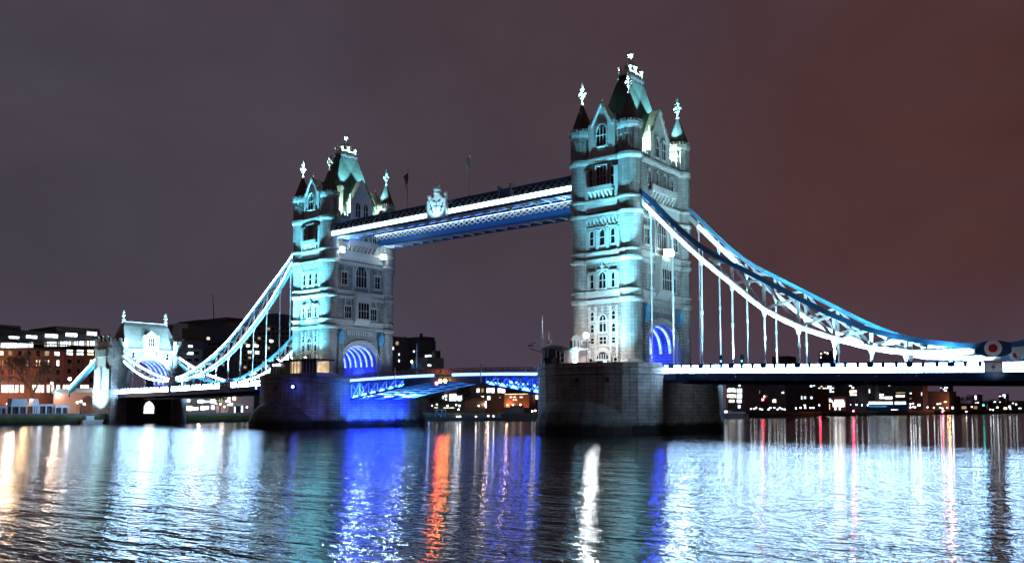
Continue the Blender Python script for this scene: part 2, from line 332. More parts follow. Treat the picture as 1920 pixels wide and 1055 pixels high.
# shared window meshes: front towards -y, origin at the middle of the sill
WCACHE = {}
def win_meshes(w, h, lights=1, arch=False, fw=.16, deep=.26, transom=True):
    k = (w, h, lights, arch, fw, deep, transom)
    if k in WCACHE: return WCACHE[k]
    f = MB(); p = MB()
    if arch:
        n = 8; hs = h - w*.62
        outer = [(-w/2-fw, -fw)] + [(w/2+fw, -fw)] + [((w/2+fw)*math.cos(a), hs+(w*.62+fw)*math.sin(a)) for a in [PI*i/n for i in range(n+1)]]
        inner = [(-w/2, 0)] + [(w/2, 0)] + [(w/2*math.cos(a), hs+w*.62*math.sin(a)) for a in [PI*i/n for i in range(n+1)]]
        m = len(outer)
        vs = [(x, 0.12, z) for x, z in outer]+[(x, 0.12, z) for x, z in inner]+[(x, -deep, z) for x, z in outer]+[(x, -deep, z) for x, z in inner]
        fs = []
        for i in range(m):
            j = (i+1) % m
            fs += [(2*m+i, 2*m+j, 3*m+j, 3*m+i), (i, j, 2*m+j, 2*m+i), (m+i, 3*m+i, 3*m+j, m+j), (i, m+i, m+j, j)]
        f.add(vs, fs); p.prism(inner, -.03, .1, 'y')
    else:
        f.box(-w/2-fw, w/2+fw, -deep-.08, .12, -fw, 0); f.box(-w/2-fw, w/2+fw, -deep-.06, .12, h, h+fw)
        f.box(-w/2-fw, -w/2, -deep, .12, 0, h); f.box(w/2, w/2+fw, -deep, .12, 0, h)
        p.box(-w/2, w/2, -.03, .1, 0, h)
    for i in range(1, lights):
        x = -w/2+w*i/lights; f.box(x-.055, x+.055, -deep*.6, .0, 0, h-(w*.2 if arch else 0))
    if transom: f.box(-w/2, w/2, -deep*.6+.003, .003, h*.5-.05, h*.5+.05)
    WCACHE[k] = (f.mesh('window', DRESS), p.mesh('pane', GLASS)); return WCACHE[k]
def window(parent, loc, rz, w, h, lights=1, arch=False, fw=.16, deep=.26, transom=True):
    a, b = win_meshes(w, h, lights, arch, fw, deep, transom)
    o = place('window', a, parent, loc, rz); q = bpy.data.objects.new('pane', b); col.objects.link(q); q.parent = o; return o
# ------------------------------------------------------------------ river and ground
m = MB(); m.add([(-2500,-700,0),(2500,-700,0),(2500,5000,0),(-2500,5000,0)], [(0,1,2,3)])
solo('river', m, WATER, kind='structure')
BANK = [(-134.4,-600),(-134.4,42),(-112,64),(-92,84),(-88,140),(-52,214),(-49,320),(-34,466),(-10,700),(60,1100),(320,2000),(700,4200),(-2400,4200),(-2400,-600)]
m = MB(); m.prism(BANK, -2, 2.6, 'z'); solo('north_bank', m, GROUND, kind='structure')

# ------------------------------------------------------------------ towers
TZ = 11.6
def archpoly(hw, spring, rise, n=14, p=.85):
    pts = []
    for i in range(n+1):
        a = PI - PI*i/n; c = math.cos(a)
        pts.append((hw*c, spring + rise*(max(0, math.sin(a))**p)))
    return pts
def build_tower():
    t = thing('bridge_tower', '', 'tower', (0,0,TZ), 'stone towers of the bridge')
    arch = archpoly(5.3, 14.6, 5.1)
    w = MB()
    w.prism([(-10.3,TZ),(-5.3,TZ)] + arch + [(5.3,TZ),(10.3,TZ),(10.3,49.6),(-10.3,49.6)], -6.1, 6.1, 'x')
    part('wall', w, STONE, t)
    # arch mouldings on both road faces, vault ribs, their lamp wash added as glowing strips
    for sx in (-1, 1):
        a = MB()
        for k, (o0, o1, d) in enumerate(((0.0, .34, .12), (.34, .72, .26), (.72, 1.12, .42))):
            ins = [(-5.3-o0, TZ)] + archpoly(5.3+o0, 14.6, 5.1+o0) + [(5.3+o0, TZ)]
            ous = [(-5.3-o1, TZ)] + archpoly(5.3+o1, 14.6, 5.1+o1) + [(5.3+o1, TZ)]
            n = len(ins); x0 = sx*6.0; x1 = sx*(6.1+d)
            vs = [(x, p[0], p[1]) for x in (x0, x1) for p in ins] + [(x, p[0], p[1]) for x in (x0, x1) for p in ous]
            fs = []
            for i in range(n-1): fs += [(n+i, n+i+1, 3*n+i+1, 3*n+i), (i, i+1, n+i+1, n+i), (2*n+i, 3*n+i, 3*n+i+1, 2*n+i+1)]
            a.add(vs, fs)
        part('arch_moulding', a, DRESS, t)
    for x in (-5.0, -3.0, -1.0, 1.0, 3.0, 5.0):
        r = MB(); l = MB()
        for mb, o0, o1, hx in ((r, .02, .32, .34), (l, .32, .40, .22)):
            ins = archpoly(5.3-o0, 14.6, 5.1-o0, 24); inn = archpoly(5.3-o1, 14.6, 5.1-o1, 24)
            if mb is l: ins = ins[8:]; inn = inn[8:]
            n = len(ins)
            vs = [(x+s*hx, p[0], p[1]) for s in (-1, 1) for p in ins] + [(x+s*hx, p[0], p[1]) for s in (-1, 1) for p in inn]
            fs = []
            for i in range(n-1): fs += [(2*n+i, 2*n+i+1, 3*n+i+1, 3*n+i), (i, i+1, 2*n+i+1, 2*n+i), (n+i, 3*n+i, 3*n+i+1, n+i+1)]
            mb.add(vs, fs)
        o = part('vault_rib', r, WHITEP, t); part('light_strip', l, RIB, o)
    # turrets
    prof = [(2.3,TZ),(2.3,12.5),(2.12,12.75),(1.95,12.9),(1.95,23.0),(2.12,23.2),(2.3,23.45),(2.3,23.85),(1.85,24.1),(1.98,24.2),(1.98,24.95),(2.22,25.05),(2.28,25.35),(1.92,25.55),
            (1.92,30.4),(2.1,30.6),(2.28,30.85),(2.28,31.2),(1.86,31.4),(1.98,31.5),(1.98,32.1),(2.2,32.2),(2.24,32.5),(1.92,32.7),(1.92,35.0),(2.0,36.0),(2.26,38.0),(2.3,38.7),(2.5,38.85),(2.6,39.3),(2.12,39.6),(2.26,40.5),(2.26,41.5),(2.5,41.62),(2.5,41.95),(2.16,42.2),
            (2.16,48.5),(2.36,48.75),(2.52,49.1),(2.52,49.6),(2.1,49.85)]
    prof2 = [(2.1,49.85),(2.1,53.9),(2.2,54.1),(2.4,54.5),(2.46,55.1),(2.2,55.2)]
    for sx, sy in ((-1,-1),(1,-1),(1,1),(-1,1)):
        cx, cyy = sx*5.08, sy*9.07
        m = MB(); m.lathe(cx, cyy, prof, 20); tr = part('turret', m, TURST, t)
        m = MB(); m.lathe(cx, cyy, prof2, 8)
        for k in range(8):          # little battlements and panels of the lantern stage
            a = PI/8 + 2*PI*(k+.5)/8 + PI/8
            c, s = math.cos(a), math.sin(a)
            for q in (-.55, .05, .6):
                px, py = cx + 2.18*c - q*s, cyy + 2.18*s + q*c
                m.beam((px, py, 55.15), (px, py, 55.55), .3, .3)
            for q in (-.62, .62):
                px, py = cx + 2.0*c - q*s, cyy + 2.0*s + q*c
                m.beam((px, py, 50.1), (px, py, 53.8), .16, .12)
            px, py = cx+2.0*c, cyy+2.0*s
            m.beam((px-.62*s*-1, py-.62*c, 52.9), (px+.62*s*-1, py+.62*c, 52.9), .14, .2)
        part('lantern_stage', m, TURST, tr)
        m = MB(); m.lathe(cx, cyy, [(2.28,55.2),(2.22,55.35),(.14,61.0),(.08,61.05)], 8); part('spire', m, SPIRE, tr)
        m = MB(); m.lathe(cx, cyy, [(.24,60.6),(.34,60.9),(.16,61.2),(.14,61.8),(.42,62.05),(.42,62.2),(.16,62.45),(.14,63.1),(.34,63.35),(.46,63.75),(.26,64.3),(.04,65.0)], 8)
        for dx, dy in ((1,0),(0,1)):
            m.beam((cx-.62*dx, cyy-.62*dy, 62.75), (cx+.62*dx, cyy+.62*dy, 62.75), .2, .2)
            for s in (-1, 1): m.sphere((cx+s*.68*dx, cyy+s*.68*dy, 62.8), .25, 6)
        part('finial', m, GOLD, tr)
    # string courses round the walls
    for z0, z1, d in ((23.1,23.45,.14),(23.45,23.85,.34),(25.0,25.4,.3),(30.5,30.85,.14),(30.85,31.2,.34),(32.15,32.5,.28),(38.55,38.9,.2),(38.9,39.3,.45),(41.55,41.95,.4),(48.75,49.1,.22),(49.1,49.6,.42)):
        for s in (-1, 1):
            m = MB(); m.box(-3.7, 3.7, s*10.3, s*(10.3+d), z0, z1); part('string_course', m, DRESS, t)
            m = MB(); m.box(s*6.1, s*(6.1+d), -7.6, 7.6, z0, z1); part('string_course', m, DRESS, t)
    # plain bands between the courses
    for z0, z1 in ((24.15,25.0),(31.45,32.15),(39.9,41.55)):
        for s in (-1, 1):
            m = MB(); m.box(-3.6, 3.6, s*10.3, s*10.42, z0, z1); part('band', m, DRESS, t)
            m = MB(); m.box(s*6.1, s*6.22, -7.5, 7.5, z0, z1); part('band', m, DRESS, t)
    # river faces (W and E): windows, corbel table, balcony, door
    for s, rz in ((-1, 0), (1, PI)):
        y = s*10.3; X = lambda x: -s*x*1.0 if s > 0 else x
        for px in (-2.25, 2.25):
            window(t, (px, y, 20.1), rz, .75, 1.55, 1, True); window(t, (px, y, 17.9), rz, .75, 1.5, 1, True); window(t, (px, y, 15.9), rz, .75, 1.0, 1)
            window(t, (px, y, 25.9), rz, .75, 2.6, 1, True); window(t, (px, y, 33.7), rz, .85, 2.7, 1, True)
            window(t, (px, y, 44.3), rz, .7, 3.4, 1, True)
        window(t, (0, y, 18.0), rz, 1.5, 3.0, 2, True, .3, .34); window(t, (0, y, 15.8), rz, 1.5, 1.25, 2, False, .22)
        window(t, (0, y, 25.8), rz, 1.5, 2.9, 2, True, .25, .3); window(t, (0, y, 33.6), rz, 1.1, 2.9, 1, True, .22)
        window(t, (0, y, 44.4), rz, 2.0, 3.6, 3, False, .3, .4)
        for px in (-2.9, -1.55, 1.55, 2.9):         # quoins beside the windows
            m = MB(); m.box(px-.2, px+.2, y, y+s*.1, 13.4, 22.6)
            for k in range(12):
                z = 13.4+k*.78; m.box(px-.22-(k % 2)*.08, px+.22+(k % 2)*.08, y, y+s*.16, z, z+.46)
            part('quoin', m, DRESS, t)
        for z0, z1, d in ((19.75, 20.0, .3), (15.35, 15.6, .2)): m = MB(); m.box(-3.0, 3.0, y, y+s*d, z0, z1); part('sill_course', m, DRESS, t)
        for z in (21.4, 29.2):
            m = MB(); m.box(-.12, .12, y, y+s*.35, z, z+1.3); m.box(-.4, .4, y, y+s*.3, z+.4, z+.7); part('carved_cross', m, DRESS, t)
        for px, w, z in ((-2.25, 1.5, 28.75), (2.25, 1.5, 28.75), (0, 2.4, 29.0)):
            m = MB(); m.box(px-w/2, px+w/2, y, y+s*.32, z, z+.22); m.box(px-w/2, px-w/2+.2, y, y+s*.3, z-.8, z+.02); m.box(px+w/2-.2, px+w/2, y, y+s*.3, z-.8, z+.02); part('window_hood', m, DRESS, t)
        for px in (-3.2, -1.3, 1.3, 3.2): m = MB(); m.box(px-.2, px+.2, y, y+s*.15, 25.5, 28.6); part('pilaster', m, DRESS, t)
        for px in (-2.25, 0, 2.25): m = MB(); m.box(px-.95, px+.95, y, y+s*.3, 36.75, 36.95); part('window_hood', m, DRESS, t)
        for px in (-3.25, -1.1, 1.1, 3.25): m = MB(); m.box(px-.24, px+.24, y, y+s*.14, 33.0, 36.6); part('pilaster', m, DRESS, t)
        m = MB()                                    # corbel table below the great cornice
        for k in range(9):
            px = -3.2+k*.8
            m.box(px-.2, px+.2, y, y+s*.5, 38.0, 38.55); m.box(px-.17, px+.17, y, y+s*.32, 37.55, 38.0); m.box(px+.2, px+.42, y, y+s*.25, 37.2, 37.55)
        m.box(-3.5, 3.5, y, y+s*.2, 37.0, 37.2)
        part('corbel_table', m, DRESS, t)
        m = MB()                                    # balcony
        m.box(-2.6, 2.6, y, y+s*1.0, 43.35, 43.7); m.box(-2.6, 2.6, y+s*.8, y+s*1.0, 43.7, 44.3)
        for k in range(6):
            px = -2.1+k*.84
            m.prism([(y, 43.35), (y+s*.95, 43.35), (y+s*.75, 42.9), (y+s*.3, 42.4), (y, 41.9)], px-.16, px+.16, 'x')
        for px in (-3.2, 3.2): m.box(px-.35, px+.35, y, y+s*.4, 42.1, 47.6)
        part('balcony', m, DRESS, t)
        m = MB()                                    # doorway
        n = 10; ous = [(1.75*math.cos(PI*i/n), 13.2+2.0*math.sin(PI*i/n)**.85) for i in range(n+1)]
        m.prism([(1.75, TZ)] + ous + [(-1.75, TZ)], y, y+s*.35, 'y')
        d = part('doorway', m, DRESS, t)
        m = MB(); m.prism([(1.25, TZ), (1.25, 13.0)] + [(1.25*math.cos(PI*i/n), 13.0+1.4*math.sin(PI*i/n)) for i in range(1, n)] + [(-1.25, 13.0), (-1.25, TZ)], y+s*.3, y+s*.38, 'y'); part('door_leaf', m, DARK, d)
        m = MB(); m.box(-1.25, 1.25, y+s*.36, y+s*.46, 12.8, 13.1)
        for px in (-.75, -.25, .25, .75): m.box(px-.07, px+.07, y+s*.36, y+s*.45, 13.1, 14.0)
        part('door_tracery', m, WHITEP, d)
        for px in (-2.6, 2.6): window(t, (px, y, 12.0), rz, .7, 1.3, 1, True)
        # gable
        m = MB(); m.prism([(-2.3, 49.6), (2.3, 49.6), (2.3, 55.6), (.25, 59.4), (-.25, 59.4), (-2.3, 55.6)], y, y-s*2.2, 'y')
        for px in (-2.5, 2.5): m.box(px-.3, px+.3, y+s*.12, y-s*.7, 49.7, 56.2); m.box(px-.16, px+.16, y-s*.1, y-s*.5, 56.2, 57.3)
        m.beam((-2.35, y+s*.1, 55.5), (0, y+s*.1, 59.5), .4, .3); m.beam((2.35, y+s*.1, 55.5), (0, y+s*.1, 59.5), .4, .3)
        g = part('gable', m, DRESS, t)
        m = MB(); m.lathe(0, y-s*.3, [(.2,59.3),(.3,59.7),(.12,60.0),(.26,60.3),(.03,60.9)], 6); part('gable_finial', m, DRESS, g)
        m = MB(); m.prism([(-2.2,55.5),(2.2,55.5),(0,59.2)], y-s*2.2, y-s*5.6, 'y'); part('gable_roof', m, SLATE, g)
        window(t, (0, y, 51.8), rz, 2.1, 3.9, 3, True, .25, .3)
    # road faces (N and S)
    for s, rz in ((1, PI/2), (-1, -PI/2)):
        x = s*6.1
        window(t, (x, 0, 33.7), rz, 3.5, 5.2, 4, True, .4, .35)
        for py in (-5.3, 5.3): window(t, (x, py, 33.8), rz, 1.7, 2.9, 2, False, .25, .3)
        m = MB()
        m.prism([(x, 25.5), (x+s*1.1, 25.5), (x+s*1.1, 29.8), (x+s*1.5, 31.2), (x+s*1.5, 32.0), (x, 32.0)], -2.3, 2.3, 'y')
        for k in range(5): m.prism([(x+s*1.1, 29.8), (x+s*1.35, 30.2), (x+s*1.55, 31.0), (x+s*1.1, 31.0)], -2.1+k*1.0, -1.9+k*1.0, 'y')
        m.prism([(x, 24.2), (x+s*1.1, 25.5), (x, 25.5)], -2.3, 2.3, 'y')
        bay = part('bay_window', m, DRESS, t)
        a, b = win_meshes(3.4, 3.8, 4, False, .2, .2, True)
        o = place('window', a, t, (x+s*1.1, 0, 25.9), rz); q = bpy.data.objects.new('pane', b); col.objects.link(q); q.parent = o
        for py in (-4.1, 4.1):
            m = MB(); window(t, (x, py, 25.9), rz, 2.0, 2.7, 3, False, .25, .3)
            for d in (-.9, .9): m.prism([(x+s*.02, 29.0), (x+s*.4, 29.0), (x+s*.1, 31.0), (x+s*.02, 31.0)], py+d-.12, py+d+.12, 'y')
            m.box(x, x+s*.3, py-1.3, py+1.3, 28.8, 29.05); part('window_hood', m, DRESS, t)
        for py in (-5.3, 5.3):
            m = MB(); m.box(x, x+s*.3, py-1.2, py+1.2, 37.0, 37.25); m.box(x, x+s*.28, py-.12, py+.12, 37.25, 38.5); part('window_hood', m, DRESS, t)
        for py in (-2.5, 2.5): m = MB(); m.box(x, x+s*.3, py-.2, py+.2, 32.6, 38.5); part('pilaster', m, DRESS, t)
        for z0, z1 in ((23.95, 24.9),):
            for py in (-4.6, 0, 4.6): m = MB(); m.box(x+s*.12, x+s*.2, py-1.8, py+1.8, z0, z0+.12); m.box(x+s*.12, x+s*.2, py-1.8, py+1.8, z1, z1+.1); m.box(x+s*.12, x+s*.17, py-1.8, py-1.6, z0+.12, z1); m.box(x+s*.12, x+s*.17, py+1.6, py+1.8, z0+.12, z1); m.box(x+s*.12, x+s*.19, py-.3, py+.3, z0+.12, z1-.2); part('carved_panel', m, DRESS, t)
        m = MB()                                     # arcaded band over the arch
        for k in range(13):
            py = -4.2+k*.7; m.box(x, x+s*.35, py-.16, py+.16, 21.7, 22.8)
        m.box(x, x+s*.4, -4.6, 4.6, 22.8, 23.1)
        part('corbel_table', m, DRESS, t)
        for py in (-6.5, 6.5):                       # buttresses beside the arch
            m = MB(); m.box(x, x+s*.7, py-.75, py+.75, 12.2, 17.0); m.prism([(x, 17.0), (x+s*.7, 17.0), (x+s*.45, 19.6), (x, 19.6)], py-.6, py+.6, 'y'); part('buttress', m, STONE, t)
        for py in (-6.35, 6.35):
            m = MB(); m.prism([(py-.75, 20.3), (py+.75, 20.3), (py+.75, 22.0), (py, 23.0), (py-.75, 22.0)], x+s*.05, x+s*.8, 'x')
            m.prism([(py-.6, 19.6), (py+.6, 19.6), (py+.75, 20.3), (py-.75, 20.3)], x+s*.05, x+s*.6, 'x'); part('shield_bracket', m, LBLUEP, t)  # pale blue carries the cyan light on the bracket
        # upper stage: windows and balcony
        for k, py in enumerate((-4.3, -1.5, 1.3, 4.1)): window(t, (x, py+.1, 44.9), rz, 1.15, 2.9, 2, True, .2, .25)
        m = MB()
        m.box(x, x+s*1.1, -4.6, 4.6, 43.6, 43.95); m.box(x+s*.85, x+s*1.1, -4.6, 4.6, 43.95, 44.75)
        for k in range(8):
            py = -4.2+k*1.2
            m.prism([(x, 43.6), (x+s*1.0, 43.6), (x+s*.8, 43.0), (x+s*.35, 42.5), (x, 42.0)], py-.17, py+.17, 'y'); m.box(x+s*1.1, x+s*1.2, py-.2, py+.2, 43.95, 44.85)
        part('balcony', m, DRESS, t)
        m = MB(); m.prism([(-3.1, 49.6), (3.1, 49.6), (3.1, 54.2), (.2, 59.9), (-.2, 59.9), (-3.1, 54.2)], x, x-s*1.8, 'x')
        for py in (-3.3, 3.3): m.box(x+s*.12, x-s*.7, py-.3, py+.3, 49.7, 55.0); m.box(x-s*.1, x-s*.5, py-.16, py+.16, 55.0, 56.2)
        m.beam((x+s*.1, -3.15, 54.1), (x+s*.1, 0, 60.0), .3, .35); m.beam((x+s*.1, 3.15, 54.1), (x+s*.1, 0, 60.0), .3, .35)
        for k in range(4):
            for q in (-1, 1): m.box(x+s*.3, x-s*.1, q*(2.9-k*.75)-.15, q*(2.9-k*.75)+.15, 54.9+k*1.36, 55.3+k*1.36)
        g = part('gable', m, DRESS, t)
        m = MB(); m.prism([(-3.0,54.2),(3.0,54.2),(0,59.7)], x-s*1.8, x-s*4.0, 'x'); part('gable_roof', m, SLATE, g)
        for py in (-1.25, 1.25): window(t, (x, py, 50.6), rz, 1.5, 3.6, 2, True, .22, .25)
    # battlements
    for s in (-1, 1):
        for a, b in ((-3.6, -2.7), (2.7, 3.6)):
            m = MB(); m.box(a, b, s*10.35, s*9.95, 49.62, 50.55); m.box(a+.1, a+.5, s*10.36, s*9.94, 50.55, 51.3); part('battlement', m, STONE, t)
        for q in (-1, 1):
            m = MB(); m.box(s*6.15, s*5.75, q*3.5, q*7.3, 49.62, 50.55)
            for k in range(4): m.box(s*6.16, s*5.74, q*(3.7+k*.95), q*(4.25+k*.95), 50.55, 51.35)
            part('battlement', m, STONE, t)
    # main roof with platform and crown
    rp = [(4.1,7.3,50.0),(3.75,6.7,53.2),(3.1,5.6,57.5),(2.3,4.3,61.5),(1.5,3.1,65.3),(1.15,2.35,66.9)]
    m = MB(); m.loft([[(-a,-b,z),(a,-b,z),(a,b,z),(-a,b,z)] for a, b, z in rp]); rf = part('roof', m, SLATE, t)
    m = MB(); m.loft([[(-a,-b,z),(a,-b,z),(a,b,z),(-a,b,z)] for a, b, z in ((1.1,2.2,66.2),(1.5,2.65,66.9),(1.5,2.65,67.25),(1.15,2.3,67.3))])
    for s in (-1, 1):
        for k in range(6): m.box(s*1.2, s*1.4, -2.3+k*.87, -2.05+k*.87, 65.9, 66.5)
        for k in range(3): m.box(-1.0+k*.85, -.75+k*.85, s*2.25, s*2.5, 65.9, 66.5)
    part('roof_platform', m, DARK, rf)
    m = MB()
    for s in (-1, 1):
        m.box(s*1.05, s*1.2, -2.2, 2.2, 67.25, 68.3); m.box(-1.1, 1.1, s*2.1, s*2.25, 67.25, 68.3)
        for q in (-1, 1): m.lathe(s*1.1, q*2.1, [(.26,67.2),(.26,68.5),(.38,68.7),(.38,69.0),(.05,69.5)], 8)
        m.lathe(s*.95, 0, [(.4,67.2),(.36,69.0),(.5,69.3),(.1,69.9)], 8); m.lathe(0, s*1.7, [(.4,67.2),(.36,68.8),(.5,69.1),(.1,69.7)], 8)
    m.lathe(0, 0, [(1.25,67.3),(1.2,68.6),(.95,69.6),(.5,70.4),(.28,70.9),(.24,71.3),(.5,71.55),(.6,71.95),(.4,72.4),(.05,72.9)], 10)
    for dx, dy in ((1,0),(-1,0),(0,1),(0,-1)): m.beam((dx*1.0, dy*1.8, 68.6), (0, 0, 70.6), .28, .28)
    part('crown', m, GOLD, rf)
    # chimneys behind the battlements
    for sx, sy in ((1,-1),(-1,1)):
        m = MB(); m.box(sx*3.4-.5, sx*3.4+.5, sy*4.6-.6, sy*4.6+.6, 50, 58.2); m.box(sx*3.4-.65, sx*3.4+.65, sy*4.6-.75, sy*4.6+.75, 57.4, 57.9); part('chimney', m, DRESS, t)
    return t
tower = build_tower()
far_tower = copy_tree(tower)
tower.location = (41.15, 0, TZ); far_tower.location = (-41.15, 0, TZ)
tower['label'] = 'nearer and taller stone bridge tower with brown corner spires, standing on the dark pier'
far_tower['label'] = 'farther stone bridge tower, standing on the pier washed with blue light'

# ------------------------------------------------------------------ piers
def pier_loop(xc, ch, z, hw=12.0, fl=11.0, en=9.9, notch=True):
    """ch: +1 / -1 the side of the shipping channel"""
    pts = []
    n = 12
    for i in range(n+1):
        a = PI*i/n; pts.append((xc+hw*math.cos(a), fl+en*math.sin(a)))
    for i in range(n+1):
        a = PI+PI*i/n; pts.append((xc+hw*math.cos(a), -fl+en*math.sin(a)))
    if notch:                                   # bascule chamber recess on the channel side
        if ch > 0: pts = pts + [(xc+hw, -8.6), (xc+hw-2.6, -8.6), (xc+hw-2.6, 8.6), (xc+hw, 8.6)]
        else:
            k = n+1; pts = pts[:k] + [(xc-hw, 8.6), (xc-hw+2.6, 8.6), (xc-hw+2.6, -8.6), (xc-hw, -8.6)] + pts[k:]
    return [(x, y, z) for x, y in pts]
def build_pier(xc, ch, label):
    t = thing('bridge_pier', label, 'pier', (xc, 0, 0), 'river piers of the bridge')
    m = MB(); m.loft([pier_loop(xc, ch, -1), pier_loop(xc, ch, 10.0)]); part('pier_wall', m, PIERT, t)
    m = MB(); m.loft([pier_loop(xc, ch, z, hw, 11.0, 9.9+hw-12, False) for hw, z in ((12.0,9.98),(12.28,10.1),(12.28,10.35),(12.1,10.5),(12.1,11.0),(12.3,11.1),(12.3,11.35),(12.0,11.45))])
    cop = part('cornice', m, PIERST, t)
    m = MB(); o = [(p[0], p[1]) for p in pier_loop(xc, ch, 0, 12.15, 11.0, 10.05, False)]; i = [(p[0], p[1]) for p in pier_loop(xc, ch, 0, 11.7, 11.0, 9.6, False)]
    n = len(o); vs = [(x, y, z) for z in (11.44, 12.0) for x, y in o] + [(x, y, z) for z in (11.44, 12.0) for x, y in i]; fs = []
    for k in range(n):
        j = (k+1) % n
        if abs(o[k][1]) < 9 and abs(o[j][1]) < 9: continue
        if abs(o[k][1] - o[j][1]) > 8: continue
        fs += [(k, j, n+j, n+k), (2*n+k, 3*n+k, 3*n+j, 2*n+j), (n+k, n+j, 3*n+j, 3*n+k)]
    m.add(vs, fs); part('parapet', m, PIERST, t)
    for sy in (-1, 1):                           # cutwaters with half-dome caps
        loops = []
        for sc, z in ((1.0,-1),(1.0,1.2),(.985,2.4),(.94,3.7),(.86,4.9),(.74,5.9),(.62,6.6),(.50,7.0)):
            l = []
            for q in range(17):
                a = PI*q/16; ex = 1.0
                l.append((xc+11.3*sc*math.cos(a), sy*(9.0+16.2*sc*math.sin(a)**1.12), z))
            loops.append(l)
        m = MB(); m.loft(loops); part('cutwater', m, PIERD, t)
    for a in (-2.35, -1.95, -1.45, -1.0):
        m = MB()
        x, y = xc+11.98*math.cos(a), -11+9.88*math.sin(a); d = Vector((math.cos(a)*10.5, math.sin(a)*12, 0)).normalized()
        m.beam((x-d.x*.1, y-d.y*.1, 9.1), (x+d.x*.04, y+d.y*.04, 9.1), .55, .65); part('slit', m, DARK, t)
    return t
near_pier = build_pier(41.15, -1, 'dark stone bridge pier with rounded nose, under the nearer tower')
far_pier = build_pier(-41.15, 1, 'stone bridge pier washed with blue light, under the farther tower')

